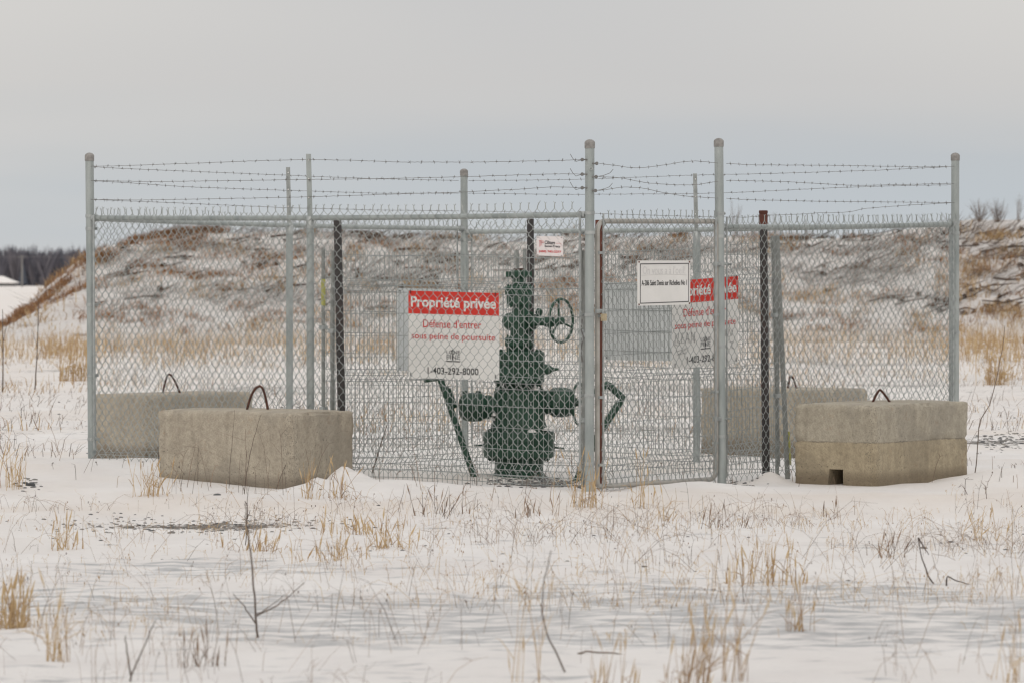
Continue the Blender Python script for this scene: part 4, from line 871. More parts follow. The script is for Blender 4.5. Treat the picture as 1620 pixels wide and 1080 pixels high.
o = stack('tubing_spool', [(682, 46), (676, 45), (664, 41), (650, 41), (640, 41), (627, 40), (625, 40), (618, 40), (617, 38)], 28); bolts(10, 35, 612, 630, o, rb=3)
stack('spool_neck', [(618, 26), (606, 24)])
o = stack('bonnet_flange', [(606, 37), (603, 40), (579, 40.5), (578, 38.5), (576.5, 38.5), (575.5, 41), (558, 41), (556, 39)], 32); bolts(12, 33, 553.5, 610, o, rb=3.4)
o = stack('adapter_flange', [(556, 20), (548, 21), (546, 23), (535, 23), (533, 21)], 24, .5); bolts(8, 18, 530.5, 557, o, .5, 2.2)
stack('valve_neck', [(534, 17), (518, 16.5), (496, 14), (481, 13)], 20, 3)
# master valve: body, bonnet, stem and handwheel on an axis to the right and towards the camera
ax = np.array([.83, -.56, 0]); ax /= np.linalg.norm(ax); cV = np.array([WX + 1 / S, WY, wz(509)])
mb = MB(); mb.lathe(cV - ax * .155, ax, [(0, .02), (.012, .05), (.04, .072), (.10, .082), (.17, .082), (.21, .078), (.235, .072), (.24, .085), (.262, .085), (.265, .06)], 24); vb = smoothish(part('valve_body', mb, M['green'], well))
for k in range(8):
    a = 2 * math.pi * k / 8; e1 = np.array([-ax[1], ax[0], 0]); c = cV + ax * .085 + (e1 * math.cos(a) + np.array([0, 0, math.sin(a)])) * .07
    mb = MB(); mb.tube([c, c + ax * .045], .014, 6); link('stud_bolt', mb.mesh('stud_bolt', wloc(vb)), M['green'], vb)
mb = MB(); mb.lathe(cV + ax * .11, ax, [(0, .05), (.04, .045), (.06, .034), (.14, .032), (.15, .042), (.20, .045), (.225, .04), (.23, .026), (.31, .022)], 20); smoothish(part('bonnet', mb, M['green'], well))
mb = MB(); mb.lathe(cV + np.array([.16, -.07, .045]), (0, 0, 1), [(0, .02), (.03, .03), (.05, .028), (.065, .012)], 12); smoothish(part('grease_fitting', mb, M['green'], well))
cW = cV + ax * ((887 - 822) / S / ax[0]); cW[2] = wz(507)
mb = MB(); mb.torus(cW, ax, .178, .0115, 40, 8); hw = smoothish(part('handwheel', mb, M['green'], well), 80)
e1 = np.array([-ax[1], ax[0], 0])
mb = MB(); mb.lathe(cW - ax * .03, ax, [(0, .022), (.01, .032), (.045, .032), (.055, .02)], 14); link('hub', mb.mesh('hub', wloc(hw)), M['green'], hw)
for a in (1.75, 3.85, 5.95):
    dd = e1 * math.cos(a) + np.array([0, 0, math.sin(a)]); mb = MB(); mb.tube([cW - ax * .01, cW + dd * .09 - ax * .012, cW + dd * .178], [.011, .009, .009], 8); link('spoke', mb.mesh('spoke', wloc(hw)), M['green'], hw)
# tree cap
o = stack('tree_cap_flange', [(484, 14), (482, 19), (470, 20), (468, 19), (467, 22), (455, 23), (453, 21)], 24, 0); bolts(8, 17.5, 450.5, 485.5, o, 0, 2.4)
stack('tree_cap_neck', [(453, 11), (440, 10), (438, 12)], 16, 0)
o = stack('hammer_union', [(441, 11), (438, 14), (430, 14.5), (428, 12)], 20, 0)
for a in (math.pi, math.pi / 3 - .6, -math.pi / 3):
    dd = np.array([math.cos(a), math.sin(a), 0]); mb = MB(); c = np.array([WX, WY, wz(434)]) + dd * .085; mb.box(c, .05, .035, .045, dd, np.array([-dd[1], dd[0], 0])); link('lug', mb.mesh('lug', wloc(o)), M['green'], o)
stack('rusty_top_plug', [(428, 9), (424.5, 9)], 12, 0, mat='brown')
# cross outlets and side valves
def side(sgn, pc, yc, r_):
    d = np.array([sgn * .985, .17 * sgn, 0]); c = np.array([WX, WY, wz(yc)]); L0 = abs(pc - 821) / S
    mb = MB(); mb.lathe(c, d, [(.12, .082), (L0 - .12, .080)], 20); smoothish(part('cross_outlet', mb, M['green'], well))
    mb = MB(); mb.lathe(c + d * (L0 - .135), d, [(0, .06), (.005, .10), (.03, .10), (.035, .085), (.05, .10), (.08, r_), (.15, r_ * 1.03), (.20, r_ * .98), (.235, r_ * .85), (.255, r_ * .6), (.262, .03)], 28); v = smoothish(part('wing_valve', mb, M['green'], well))
    for k in range(8):
        a = 2 * math.pi * k / 8 + .2; e1 = np.array([-d[1], d[0], 0]); q_ = c + d * (L0 - .15) + (e1 * math.cos(a) + np.array([0, 0, math.sin(a)])) * .085
        mb = MB(); mb.tube([q_, q_ + d * .06], .012, 6); link('stud_bolt', mb.mesh('stud_bolt', wloc(v)), M['green'], v)
    return c, d, L0
side(-1, 749, 643, .118); c, d, L0 = side(1, 887, 636, .122)
for px in (735, 757):
    mb = MB(); mb.lathe(pt(px, 622, WY), (0, 0, 1), [(0, .02), (.02, .022), (.025, .012)], 8)
    part('fitting', mb, M['green'], well)
# right wing handwheel, almost edge-on
mb = MB(); mb.lathe(c + d * (L0 + .10), d, [(0, .04), (.05, .034), (.06, .02), (.12, .018)], 14); part('stem', mb, M['green'], well)
cr = np.array([WX + (916 - 821) / S, WY + .05, wz(638)]); axr = np.array([.95, -.32, 0]); axr /= np.linalg.norm(axr); mb = MB(); mb.torus(cr, axr, .172, .011, 36, 8); hw2 = smoothish(part('handwheel', mb, M['green'], well), 80)
e1 = np.array([-axr[1], axr[0], 0])
for a in (.9, 3.0, 5.1):
    dd = e1 * math.cos(a) + np.array([0, 0, math.sin(a)]); mb = MB(); mb.tube([cr, cr + dd * .172], .009, 8); link('spoke', mb.mesh('spoke', wloc(hw2)), M['green'], hw2)
# flow lines down to the ground
def pipe(pts_, r, name='flow_pipe', Yo=0.0, ring=()):
    mb = MB(); P = [pt(a, b, WY + Yo + e_) for a, b, e_ in pts_]; Q = []
    for k in range(len(P) - 1):
        Q.append(P[k]); 
        if k > 0: pass
        Q.append(P[k] * .12 + P[k + 1] * .88) if k < len(P) - 2 else None
        Q.append(P[k] * .5 + P[k + 1] * .5) if k == len(P) - 2 else None
    Q.append(P[-1]); mb.tube(np.array(Q), r, 14); o = smoothish(part(name, mb, M['green'], well), 60)
    for (a, b, c_, d_, rr) in ring:
        mb = MB(); mb.tube([pt(a, b, WY + Yo), pt((a + c_) / 2, (b + d_) / 2, WY + Yo), pt(c_, d_, WY + Yo)], [rr * .92, rr, rr * .9], 14); link('hammer_nut', mb.mesh('hammer_nut', wloc(o)), M['green'], o)
pipe([(757, 775, -.2), (722, 672, -.15), (697, 600, -.1), (690, 574, -.05), (716, 566, 0), (800, 585, .15)], .0265, ring=[(704, 612, 717, 646, .043)])
pipe([(905, 775, -.12), (945, 690, 0), (985, 629, .05), (962, 607, .05), (938, 622, .0), (922, 632, 0)], .030)
mb = MB(); mb.tube([pt(670, 601, WY - .1), pt(692, 598, WY - .1)], .022, 10); part('pipe_stub', mb, M['green'], well)
mb = MB(); mb.lathe(pt(860, 584, WY), (1, 0, .02), [(0, .045), (.05, .04), (.07, .02), (.125, .008)], 12); smoothish(part('needle_valve', mb, M['green'], well))
mb = MB(); mb.tube([pt(750, 704, WY), pt(766, 704, WY)], .008, 8); part('test_port', mb, M['green'], well)
mb = MB(); mb.tube([pt(876, 707, WY), pt(893, 709, WY)], .008, 8); part('test_port', mb, M['green'], well)
# snow resting on ledges
mb = MB()
for px, py, r_, yo in ((866, 678, .045, -.15), (873, 672, .03, -.1), (778, 662, .03, -.1), (781, 655, .02, -.12), (840, 681, .05, -.2), (848, 614, .03, -.1), (709, 611, .03, 0)):
    c = pt(px, py, WY + yo); mb.lathe(c - np.array([0, 0, .012]), (0, 0, 1), [(0, r_), (.010, r_ * .9), (.022, r_ * .5), (.028, .004)], 9)
o = part('snow_cap', mb, M['snowpatch'], well, smooth=True, stuff=True)

# ------------------------------------------------------------------ concrete blocks
import bmesh
def block(name, corner, lu, lv, z0, z1, label, mat, loop_at, loop_h, loop_w, seed=0, notch=None, seam=None, tilt=0.0, topdip=0.0):
    t = thing(name, label, 'concrete block', (corner[0], corner[1], z0), 'concrete ballast blocks at the corners of the fence')
    bm = bmesh.new(); h = z1 - z0; zs = -.12
    nu, nv, nz_ = int(lu / .03), int(lv / .03), int((h - zs) / .03)
    def face(fn, a, b):
        idx = [[bm.verts.new(fn(i / a, j / b)) for j in range(b + 1)] for i in range(a + 1)]
        for i in range(a):
            for j in range(b): bm.faces.new((idx[i][j], idx[i + 1][j], idx[i + 1][j + 1], idx[i][j + 1]))
    Hh = h - zs
    face(lambda s, q: (s * lu, 0, zs + q * Hh), nu, nz_); face(lambda s, q: (s * lu, lv, zs + (1 - q) * Hh), nu, nz_)
    face(lambda s, q: (0, s * lv, zs + (1 - q) * Hh), nv, nz_); face(lambda s, q: (lu, s * lv, zs + q * Hh), nv, nz_)
    face(lambda s, q: (s * lu, q * lv, h), nu, nv); face(lambda s, q: (s * lu, (1 - q) * lv, zs), nu, nv)
    bmesh.ops.remove_doubles(bm, verts=bm.verts, dist=1e-4)
    r = .018
    for v in bm.verts:
        p = v.co.copy(); q_ = Vector((min(max(p.x, r), lu - r), min(max(p.y, r), lv - r), min(max(p.z, zs + r), h - r)))
        d_ = p - q_
        ed = (abs(d_.x) > 0) + (abs(d_.y) > 0) + (abs(d_.z) > 0)
        if d_.length > 1e-9: p = q_ + d_.normalized() * r
        n_ = float(fbm(np.array(p.x * 9 + seed), np.array(p.z * 9 + p.y * 7 + seed), 4)); n2_ = float(fbm(np.array(p.x * 2.5 + seed + 3), np.array(p.z * 2.5 + p.y * 2 + seed), 2))
        amp = .004 + (.026 if ed >= 2 else 0)
        nn_ = d_.normalized() if d_.length > 1e-9 else Vector((0, 0, 0))
        p -= nn_ * (amp * abs(n_) * 2 - .003 * n2_)
        if seam is not None:
            # lower lift stands slightly proud, with a ragged joint between the two pours
            zj = seam + .006 * math.sin(p.x * 9 + p.y * 7) + .01 * n_
            if abs(d_.x) > 0 or abs(d_.y) > 0:
                g_ = math.exp(-((p.z - zj) / .012) ** 2); hn = Vector((d_.x, d_.y, 0)); 
                if hn.length > 0: hn.normalize(); p -= hn * (g_ * (.018 if n2_ > -.02 else .007)) - (hn * .004 if p.z < zj else hn * 0)
        if topdip and p.z > h * .5: p.z += topdip * (math.sin(math.pi * p.x / lu) + math.sin(math.pi * p.y / lv) - 1) * (p.z / h)
        v.co = p
    bmesh.ops.recalc_face_normals(bm, faces=bm.faces)
    me = bpy.data.meshes.new('concrete_body'); bm.to_mesh(me); bm.free()
    me.materials.append(M[mat])
    o = link('concrete_body', me, M[mat], t)
    n_ = len(me.vertices); v = np.zeros(n_ * 3, np.float32); me.vertices.foreach_get('co', v); v = v.reshape(-1, 3)
    if notch:
        bmc = bmesh.new(); u0, u1, zt = notch
        vs = [bmc.verts.new(p) for p in [(u0, -.1, -.2), (u1 + .035, -.1, -.2), (u1 + .01, -.1, zt), (u0 + .005, -.1, zt), (u0 + .01, .4, -.2), (u1 + .03, .4, -.2), (u1, .4, zt - .01), (u0 + .01, .4, zt - .01)]]
        for f_ in ((0, 1, 2, 3), (7, 6, 5, 4), (0, 4, 5, 1), (1, 5, 6, 2), (2, 6, 7, 3), (3, 7, 4, 0)): bmc.faces.new([vs[k] for k in f_])
        bmesh.ops.recalc_face_normals(bmc, faces=bmc.faces)
        cm = bpy.data.meshes.new('cut'); bmc.to_mesh(cm); bmc.free(); cu = bpy.data.objects.new('cut', cm); COL.objects.link(cu); cu.parent = t
        md = o.modifiers.new('b', 'BOOLEAN'); md.object = cu; md.operation = 'DIFFERENCE'; md.solver = 'EXACT'
        bpy.context.view_layer.update(); dg = bpy.context.evaluated_depsgraph_get(); nm = bpy.data.meshes.new_from_object(o.evaluated_get(dg)); o.modifiers.clear(); o.data = nm; me = nm
        bpy.data.objects.remove(cu); n_ = len(me.vertices); v = np.zeros(n_ * 3, np.float32); me.vertices.foreach_get('co', v); v = v.reshape(-1, 3)
    W = np.stack([v[:, 0] * U[0] + v[:, 1] * V[0], v[:, 0] * U[1] + v[:, 1] * V[1], v[:, 2] + tilt * (v[:, 1] - v[:, 0] * .5)], 1)
    me.vertices.foreach_set('co', W.reshape(-1).astype(np.float32)); me.flip_normals() if False else None
    bm = bmesh.new(); bm.from_mesh(me); bmesh.ops.recalc_face_normals(bm, faces=bm.faces); bm.to_mesh(me); bm.free()
    smoothish(o, 50)
    # lifting loop of bent rebar
    pxl, pxr, pyb, pxt, pyt = loop_at; Yl = corner[1] + loop_h
    P = []
    for t_ in np.linspace(0, 1, 17):
        # pointed arch
        s = 2 * t_ - 1; xx = pxt + (pxr - pxt) * (abs(s) ** loop_w) if s > 0 else pxt - (pxt - pxl) * (abs(s) ** loop_w)
        yy = pyt + (pyb + 6 - pyt) * (abs(s) ** 1.35); P.append(pt(xx, yy, Yl))
    mb = MB(); mb.tube(P, .010, 8, ref=np.array([0, 1., 0])); smoothish(part('lifting_loop', mb, M['iron'], t))
    return t
block('concrete_block', gpt(461, 769, .045), 1.40, .82, .02, zat(652, 34.45), 'front left concrete block with a rusty lifting loop and snow heaped at its right end', 'conc', (390, 424, 644, 411, 610), .62, .62, 1, topdip=.008)
block('concrete_block', np.array([2.885, 35.1]), .78, 1.50, .03, zat(640, 35.1), 'front right concrete block cast in two layers with a square notch at the foot', 'conc2', (1378, 1412, 637, 1392, 616), .7, 1.0, 5, notch=(.30, .43, .115), seam=.33, topdip=.006)
block('concrete_block', np.array([-3.295, 40.0]), .66, 1.55, .06, zat(624, 40.0), 'rear left concrete block seen through the mesh behind the front left block', 'conc', (257, 285, 617, 267, 591), .7, .8, 9)
block('concrete_block', np.array([(1306 - 810) / FPX * 41.2, 41.2]), 1.42, .80, .06, zat(616, 41.2), 'rear right concrete block seen through the wire panels, partly behind the front right block', 'conc', (1246, 1262, 614, 1251, 594), .7, .8, 13)

# ------------------------------------------------------------------ near plants, stubble, stones
def stem_pts(px, pts_px, Y):
    return [pt(a, b, Y) for a, b in pts_px]
def clump(px, py, h_px, n, spread_px, label, kind='straw', lean=.16, wind=.05, tlo=.2, thi=1, wd=None, seeds=True, name='grass_clump', cat='grass clump'):
    c = gpt(px, py, .02); Y = c[1]; s = Y / FPX; mb = MB()
    x = c[0] + rng.normal(size=n) * spread_px * s * .5; y = c[1] + rng.normal(size=n) * spread_px * s * .5; z = hgt(x, y)
    hm = h_px * s
    for a in range(n):
        hh_ = hm * rng.uniform(.25, 1.0) ** 1.2 if a > 2 else hm; lx = rng.normal() * lean + wind; ly = rng.normal() * lean * .6
        b0 = np.array([x[a], y[a], z[a] - .03]); cv = rng.normal() * .12
        P = [b0, b0 + np.array([lx * hh_ * .3, ly * hh_ * .3, hh_ * .38]), b0 + np.array([lx * hh_ * .7 + cv * hh_ * .1, ly * hh_ * .7, hh_ * .72]), b0 + np.array([lx * hh_ + cv * hh_ * .5, ly * hh_, hh_])]
        w0 = (wd or .0022) * rng.uniform(.7, 1.2); mb.tube(P, [w0, w0 * .85, w0 * .7, w0 * .35], 3, cap=False, tint=rng.uniform(tlo, thi))
        if seeds and rng.random() < .5:      # plume
            e_ = np.array(P[-1]); d_ = (np.array(P[-1]) - np.array(P[-2])); d_ /= np.linalg.norm(d_); mb.tube([e_ - d_ * .05, e_ - d_ * .02, e_ + d_ * .035], [w0 * .8, w0 * 2.0, w0 * .3], 4, cap=False, tint=rng.uniform(.5, 1))
        if rng.random() < .45:                 # bent leaf
            q_ = np.array(P[1]); dd = np.array([rng.normal() * .6, rng.normal() * .3, .5]); dd *= hh_ * rng.uniform(.2, .4) / np.linalg.norm(dd)
            mb.tube([q_, q_ + dd, q_ + dd * 1.5 + np.array([0, 0, -.25 * np.linalg.norm(dd)])], [w0, w0 * .9, w0 * .2], 3, cap=False, tint=rng.uniform(tlo, thi))
    if spread_px >= 34 and 'dense' not in label:
        o = link('grass_patch', mb.mesh('grass_patch', (c[0], c[1], hz(*c)), tint=True), M[kind], None, (c[0], c[1], hz(*c))); o['kind'] = 'stuff'; o['label'] = label; return o
    return solo(name, mb, M[kind], label, cat, (c[0], c[1], hz(*c)), tint=True)
CL = [
 (16, 986, 96, 80, 40, 'dense tan grass clump at the left edge of the foreground'),
 (88, 1046, 150, 26, 22, 'tall thin tan grass right of the left-edge clump, near the bottom'),
 (97, 858, 62, 26, 26, 'tan grass tuft beside the dark gravel streak at the left'),
 (16, 776, 98, 36, 34, 'tall loose tan grass at the left edge below the fence corner'),
 (236, 784, 66, 36, 24, 'pale tan grass against the left end of the front left block'),
 (488, 784, 72, 16, 18, 'yellow grass tuft in front of the front left block near its corner'),
 (540, 784, 60, 22, 26, 'reddish grass on the snow heap at the right end of the front left block'),
 (926, 792, 96, 44, 30, 'golden grass clump at the foot of the near corner post'),
 (1012, 792, 96, 16, 20, 'thin golden reeds in front of the gate'),
 (1056, 806, 60, 10, 16, 'short tan grass left of the hinge post'),
 (1212, 914, 82, 44, 70, 'wide brown weed clump in the middle right of the foreground'),
 (1092, 1095, 150, 44, 44, 'tall blurred tan reeds at the bottom edge right of centre'),
 (1160, 1085, 190, 16, 26, 'tallest thin reeds at the bottom edge, right of the blurred reeds'),
 (962, 1088, 90, 24, 40, 'blurred tan grass at the bottom edge below the curved stem'),
 (828, 1080, 170, 9, 30, 'few tall straw stems at the bottom centre'),
 (612, 862, 52, 50, 60, 'low brown grass patch in the snow below the fence, left of centre'),
 (566, 836, 48, 34, 50, 'low reddish grass below the snow heap'),
 (410, 864, 40, 36, 60, 'low reddish grass in front of the gravel streak, right part'),
 (1256, 1002, 92, 18, 20, 'thin upright straw right of centre on the scoured ice'),
 (1556, 846, 62, 14, 40, 'tan grass tuft at the right edge below the front right block'),
 (1600, 1078, 110, 14, 30, 'tan stems in the bottom right corner'),
 (520, 880, 55, 30, 55, 'sparse tan grass in the snow left of centre'),
 (320, 1050, 70, 22, 36, 'wispy grey weeds right of the tall thin grass at the lower left', 'weed'),
 (850, 800, 40, 18, 40, 'short dry weeds in front of the wellhead gravel', 'weed'),
 (1400, 880, 46, 12, 30, 'sparse weeds below the notch of the front right block', 'weed'),
 (1310, 800, 34, 10, 50, 'thin weeds in the snow under the front right block', 'weed'),
 (700, 800, 50, 26, 60, 'fine weeds along the snow ridge below the red sign', 'weed'),
 (1140, 820, 46, 14, 36, 'fine weeds below the hinge post', 'weed'),
]
for c_ in CL:
    clump(c_[0], c_[1], c_[2], c_[3], c_[4], c_[5], kind=(c_[6] if len(c_) > 6 else 'straw'), lean=.22 if c_[2] < 70 else .12, wd=.0024 if c_[1] < 1000 else .0019, tlo=0 if 'red' in c_[5] or 'brown' in c_[5] else .3, thi=.5 if 'red' in c_[5] else 1)
for (px, py, h_, n, sp, lb) in [(1578, 604, 76, 60, 26, 'tan reed clump standing right of the right corner post'), (1556, 560, 60, 60, 36, 'tan reeds behind the right corner post'), (120, 600, 70, 60, 30, 'tan reeds just left of the left corner post'), (92, 560, 50, 50, 40, 'tan reeds at the foot of the heap on the left')]:
    clump(px, py, h_, n, sp, lb, wd=.006, lean=.10)
# single stems and twigs, each its own plant
def twig(name, label, cat, paths, Y, r0, mat='twig', tint=.3, base=None):
    mb = MB()
    for pp, rr in paths:
        P = np.array([pt(a, b, Y + (i_ * .01)) for i_, (a, b) in enumerate(pp)]); m_ = 10
        tt = np.linspace(0, len(P) - 1, max(m_, len(P) * 3)); Q = np.stack([np.interp(tt, np.arange(len(P)), P[:, k]) for k in range(3)], 1); Q[1:-1] += rng.normal(size=(len(Q) - 2, 3)) * .0015
        mb.tube(Q, np.linspace(rr, rr * .45, len(Q)), 5, tint=tint)
    b = pt(*paths[0][0][0], Y); return solo(name, mb, M[mat], label, cat, tuple(b), tint=True)
g_ = lambda py: H * FPX / (py - 443)
twig('sapling', 'bare dark sapling with a forked base, front left of the foreground', 'sapling', [([(408, 1010), (405, 985), (402, 930), (396, 870), (390, 830), (387, 795)], .006), ([(404, 986), (388, 962), (368, 938)], .004), ([(404, 975), (430, 962), (455, 945), (482, 920)], .004), ([(404, 972), (418, 966), (450, 940)], .003), ([(396, 868), (392, 840), (398, 815)], .002)], g_(1008), .006)
twig('twig', 'V-shaped bare twig at the bottom left edge', 'twig', [([(207, 1085), (206, 1068), (200, 1030), (198, 1005)], .005), ([(207, 1068), (226, 1025), (246, 980)], .004)], g_(1085), .005)
twig('twig', 'long curved bare stem in the lower centre', 'twig', [([(905, 1085), (882, 1035), (864, 1002), (857, 965), (860, 920), (872, 870)], .0045)], g_(1075), .004)
twig('fallen_twig', 'horizontal reddish twig lying at the bottom right of centre', 'twig', [([(914, 1034), (930, 1030), (975, 1034), (1015, 1038)], .005)], g_(1040), .004, tint=.6)
twig('bent_wire', 'dark bent wire loop standing out of the snow at the right', 'wire', [([(1482, 930), (1470, 912), (1458, 880), (1453, 850)], .0052), ([(1453, 850), (1461, 863), (1470, 877)], .0048)], g_(928), .004, tint=0)
twig('bent_wire', 'short dark angled wire right of the standing wire loop', 'wire', [([(1498, 930), (1498.5, 911), (1515, 919), (1534, 924)], .005)], g_(930), .004, tint=0)
twig('twig', 'slim dry stem right beside the standing wire loop', 'twig', [([(1490, 926), (1482, 900), (1474, 875), (1500, 880), (1512, 886)], .002)], g_(926), .002, tint=.8)
twig('sapling', 'thin bare sapling at the far left edge behind the fence line', 'sapling', [([(4, 620), (5, 560), (4, 490)], .012), ([(5, 560), (-2, 530)], .006), ([(5, 540), (12, 510)], .005)], g_(620), .01)
twig('sapling', 'thin bare sapling right of the one at the far left edge', 'sapling', [([(55, 616), (58, 570), (60, 520), (61, 478)], .011), ([(58, 570), (68, 545)], .005), ([(59, 550), (50, 520)], .005), ([(60, 520), (66, 495)], .004)], g_(616), .01)
twig('tall_weed', 'long leaning weed stem behind the front right block', 'weed', [([(1542, 760), (1546, 720), (1550, 665), (1566, 640), (1578, 595), (1588, 540), (1590, 515)], .005)], 37.2, .005, tint=.5)
twig('tall_weed', 'dark weed stem rising over the front of the left block, left of its loop', 'weed', [([(362, 772), (364, 730), (368, 690), (371, 648)], .0028)], 34.2, .003, tint=.25)
twig('tall_weed', 'dark leaning weed stem over the front left block, under its loop', 'weed', [([(386, 780), (392, 735), (402, 690), (413, 655)], .0034)], 33.9, .003, tint=.2)
twig('tall_weed', 'dark leaning stem inside the compound left of the wellhead', 'weed', [([(589, 748), (598, 718), (606, 690), (613, 668)], .008)], 36.3, .008, tint=.5)
twig('tall_weed', 'tall dark weed stalk with seed heads above the gravel streak', 'weed', [([(388, 862), (391, 820), (391, 785), (394, 768)], .003), ([(391, 820), (396, 806)], .004), ([(391, 800), (387, 792)], .004)], g_(862), .003, tint=.1)

# loose thin weeds in front of the left block (nobody could count them) and general stubble
def weed_field(n, y0, y1, x0, x1, hlo, hhi, dens, seed, wr, tl=0., th=1., lean=.4, arch=.3):
    mb = MB(); c = 0; k = 0
    while c < n and k < n * 12:
        k += 1; py = rng.uniform(y0, y1); px = rng.uniform(x0, x1); p = gpt(px, py, .02)
        if float(fbm(np.array(p[0] * 1.1 + seed), np.array(p[1] * .9 + seed), 3)) < dens: continue
        c += 1; h_ = rng.uniform(hlo, hhi) * (1 if rng.random() < .85 else 1.7); b0 = np.array([p[0], p[1], hz(*p) - .01]); a = rng.uniform(0, 2 * math.pi); l_ = abs(rng.normal()) * lean
        d_ = np.array([math.cos(a) * l_, math.sin(a) * l_ * .6, 1]); t_ = rng.uniform(tl, th); w_ = wr * rng.uniform(.6, 1.2)
        p1 = b0 + d_ * h_ * .5; p2 = p1 + np.array([d_[0] * (1 + arch), d_[1], rng.uniform(.2, 1)]) * h_ * .3; p3 = p2 + np.array([d_[0] * (1 + 2 * arch), d_[1], rng.uniform(-.8, .8)]) * h_ * .25
        mb.tube([b0, p1, p2, p3], [w_, w_ * .9, w_ * .7, w_ * .4], 3, cap=False, tint=t_)
        for q_ in range(int(rng.integers(0, 4))):
            s0 = [p1, p2, p3][int(rng.integers(0, 3))]; e_ = s0 + np.array([rng.normal() * .5, rng.normal() * .3, rng.uniform(-.2, .9)]) * h_ * .28; mb.tube([s0, e_], [w_ * .6, w_ * .4], 3, cap=False, tint=t_)
            if rng.random() < .12: mb.lathe(e_ - np.array([0, 0, .004]), (0, 0, 1), [(0, .001), (.004, w_ * 2.4), (.010, w_ * 1.6), (.013, .001)], 5, max(0, t_ - .3))
    return mb
mb = weed_field(26, 770, 782, 258, 500, .18, .50, -9, 1, .0020, 0, .5, .25)
o = link('block_weeds', mb.mesh('block_weeds', tint=True), M['weed']); o['kind'] = 'stuff'; o['label'] = 'thin brown weeds in front of the front left block'
mb = weed_field(760, 792, 900, -30, 1650, .05, .20, .04, 4, .0014, .25, 1.2, .7, .5)
o = link('snow_weeds', mb.mesh('snow_weeds', tint=True), M['weed']); o['kind'] = 'stuff'; o['label'] = 'fine dead weeds poking through the snow in front of the fence'
mb = weed_field(330, 890, 1110, -60, 1680, .07, .26, -.02, 8, .0012, .2, 1.1, .45)
o = link('foreground_weeds', mb.mesh('foreground_weeds', tint=True), M['weed']); o['kind'] = 'stuff'; o['label'] = 'sparse dead weeds over the foreground snow'
mb = weed_field(520, 790, 960, -30, 1650, .05, .22, .10, 14, .0014, .1, 1.1, .5)
o = link('grass_stubble', mb.mesh('grass_stubble', tint=True), M['straw']); o['kind'] = 'stuff'; o['label'] = 'tan grass stubble scattered over the foreground snow'
mb = weed_field(1500, 785, 1010, -30, 1650, .03, .11, -.06, 51, .0012, .1, 1.1, .5)
o = link('short_stubble', mb.mesh('short_stubble', tint=True), M['straw']); o['kind'] = 'stuff'; o['label'] = 'short fine stubble across the foreground snow'
mb = weed_field(90, 850, 1060, -30, 1650, .18, .42, -.05, 33, .0013, .2, 1.1, .5, .5)
o = link('leaning_weeds', mb.mesh('leaning_weeds', tint=True), M['weed']); o['kind'] = 'stuff'; o['label'] = 'long thin leaning weed stems across the foreground'
mb = weed_field(420, 640, 790, -30, 1650, .05, .26, .04, 21, .0028, 0, 1, .35)
o = link('compound_weeds', mb.mesh('compound_weeds', tint=True), M['weed']); o['kind'] = 'stuff'; o['label'] = 'thin weeds around and behind the fence foot'

# shrubs on the heap's crest against the sky
def bush(px, py, h_px, n, label, spread=.45, Y=128.0, name='bare_shrub', cat='shrub', wd=.0075):
    x0 = (px - 810) / FPX * Y; z0 = float(berm_z(np.array(x0), np.array(Y - .4))); s = Y / FPX; mb = MB()
    hpx = h_px * s
    for k in range(n):
        a = rng.uniform(0, 2 * math.pi); l_ = rng.uniform(.05, 1) * spread; d_ = np.array([math.cos(a) * l_, math.sin(a) * l_, 1]); d_ /= np.linalg.norm(d_)
        b0 = np.array([x0 + rng.normal() * .03, Y - .4 + rng.normal() * .03, z0 - .05]); L_ = hpx * rng.uniform(.5, 1.05)
        P = [b0, b0 + d_ * L_ * .5, b0 + d_ * L_ + np.array([0, 0, .12 * L_])]; t_ = rng.uniform(.3, 1); mb.tube(P, [wd, wd * .6, wd * .25], 3, cap=False, tint=t_)
        for q_ in range(3):
            f_ = rng.uniform(.35, .85); s0 = b0 + d_ * L_ * f_; e_ = s0 + (d_ + rng.normal(size=3) * .35) * L_ * .3; mb.tube([s0, e_], [wd * .45, wd * .2], 3, cap=False, tint=t_)
    return solo(name, mb, M['twig'], label, cat, (x0, Y - .4, z0), tint=True)
bush(1547, 350, 36, 34, 'bare fan-shaped shrub on the heap crest, just right of the right corner post', .75)
bush(1575, 350, 36, 34, 'bare shrub on the heap crest, second from the right corner post', .75)
bush(1608, 352, 42, 8, 'sparse tall stems on the heap crest at the right edge', .18)
bush(1160, 366, 58, 10, 'tall wispy weeds on the heap crest beside the hinge post', .22)
bush(1232, 366, 46, 4, 'single leaning stem on the heap crest above the collared rusty post', .5)
bush(1275, 366, 44, 9, 'wispy bent stems on the heap crest right of the collared rusty post', .9)
bush(1192, 366, 28, 10, 'low shrub on the heap crest just left of the collared rusty post', .5)
bush(1412, 362, 32, 4, 'thin upright stems on the heap crest left of the right corner post', .12)
bush(285, 360, 30, 12, 'thin shrub on the heap crest near the left corner post', .35)
bush(905, 368, 24, 8, 'low brown weeds on the heap crest behind the small white plate', .4)
bush(1085, 368, 34, 5, 'faint stems on the heap crest between the gate posts', .3)

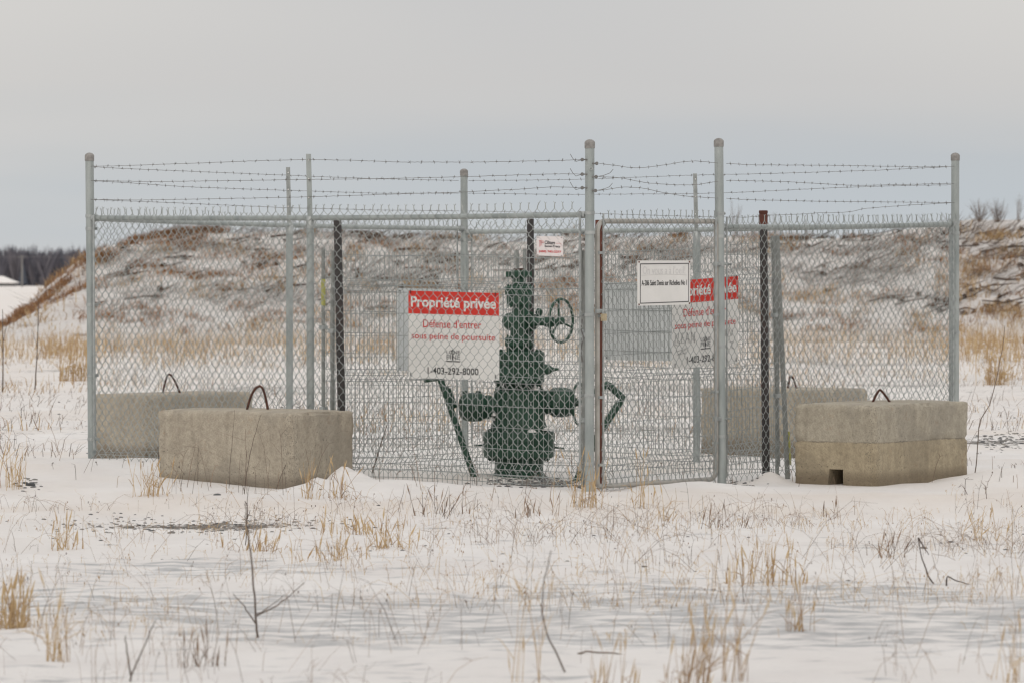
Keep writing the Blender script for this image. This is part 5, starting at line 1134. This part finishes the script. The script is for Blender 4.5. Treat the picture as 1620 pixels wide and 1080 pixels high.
# stones: gravel streaks as a mass, the larger stones singly
def stone_geo(mb, x, y, s, tint):
    z = hz(x, y); k = 7; a0 = rng.uniform(0, 6); v = []
    for zz, rr in ((-.3, .7), (.1, 1.0), (.35, .75), (.5, .25)):
        for q_ in range(k):
            t_ = a0 + 2 * math.pi * q_ / k; rj = rr * rng.uniform(.75, 1.15); v.append((x + math.cos(t_) * rj * s, y + math.sin(t_) * rj * s * .8, z + zz * s * .8))
    i = np.arange(3)[:, None] * k; j = np.arange(k)[None, :]; j2 = (j + 1) % k
    mb.add(v, [np.stack([i + j, i + j2, i + k + j2, i + k + j], -1).reshape(-1, 4), (np.arange(k) + 3 * k)[None, :]], tint)
mb = MB()
for (px, py, sx, sy, n, s0, s1) in [(320, 822, 220, 14, 420, .005, .019), (200, 818, 110, 14, 100, .005, .016), (860, 766, 70, 7, 420, .008, .028), (930, 775, 30, 5, 120, .008, .024), (1590, 700, 60, 14, 160, .01, .03), (45, 778, 20, 4, 24, .01, .03), (640, 695, 80, 4, 140, .008, .024), (1170, 768, 40, 6, 60, .006, .02), (800, 850, 900, 60, 90, .005, .016), (800, 650, 900, 50, 500, .008, .025)]:
    for k in range(n):
        a, b = px + rng.normal() * sx * .5, py + rng.normal() * sy * .5
        if b < 560: continue
        p = gpt(a, b, .0); stone_geo(mb, p[0], p[1], rng.uniform(s0, s1), rng.uniform(.1, 1))
o = link('gravel', mb.mesh('gravel', tint=True), M['stone']); o['kind'] = 'stuff'; o['label'] = 'dark gravel showing through the snow'
for (px, py, s, lb, tn) in [(344, 786, .034, 'dark flat stone just in front of the front left block', .3), (271, 839, .030, 'brown stone left of centre below the gravel streak', .7), (240, 832, .022, 'small grey stone left of the brown stone', .3), (1504, 857, .026, 'grey stone in the snow below the right end of the front right block', .3), (1462, 868, .026, 'tan flat stone above the standing wire loop', .8), (1020, 898, .018, 'small olive stone in the middle of the foreground', .6), (69, 811, .020, 'small grey stone at the left beside the grass tuft', .3), (48, 779, .05, 'dark flat rock patch at the left below the fence corner', .1), (1592, 875, .018, 'dark pebble at the right edge', .1), (205, 820, .04, 'orange-brown slab in the gravel streak', .9)]:
    mb = MB(); p = gpt(px, py, .0); stone_geo(mb, p[0], p[1], s, tn); solo('stone', mb, M['stone'], lb, 'stone', (p[0], p[1], hz(*p)), tint=True)
print('verts', sum(len(m.vertices) for m in bpy.data.meshes))
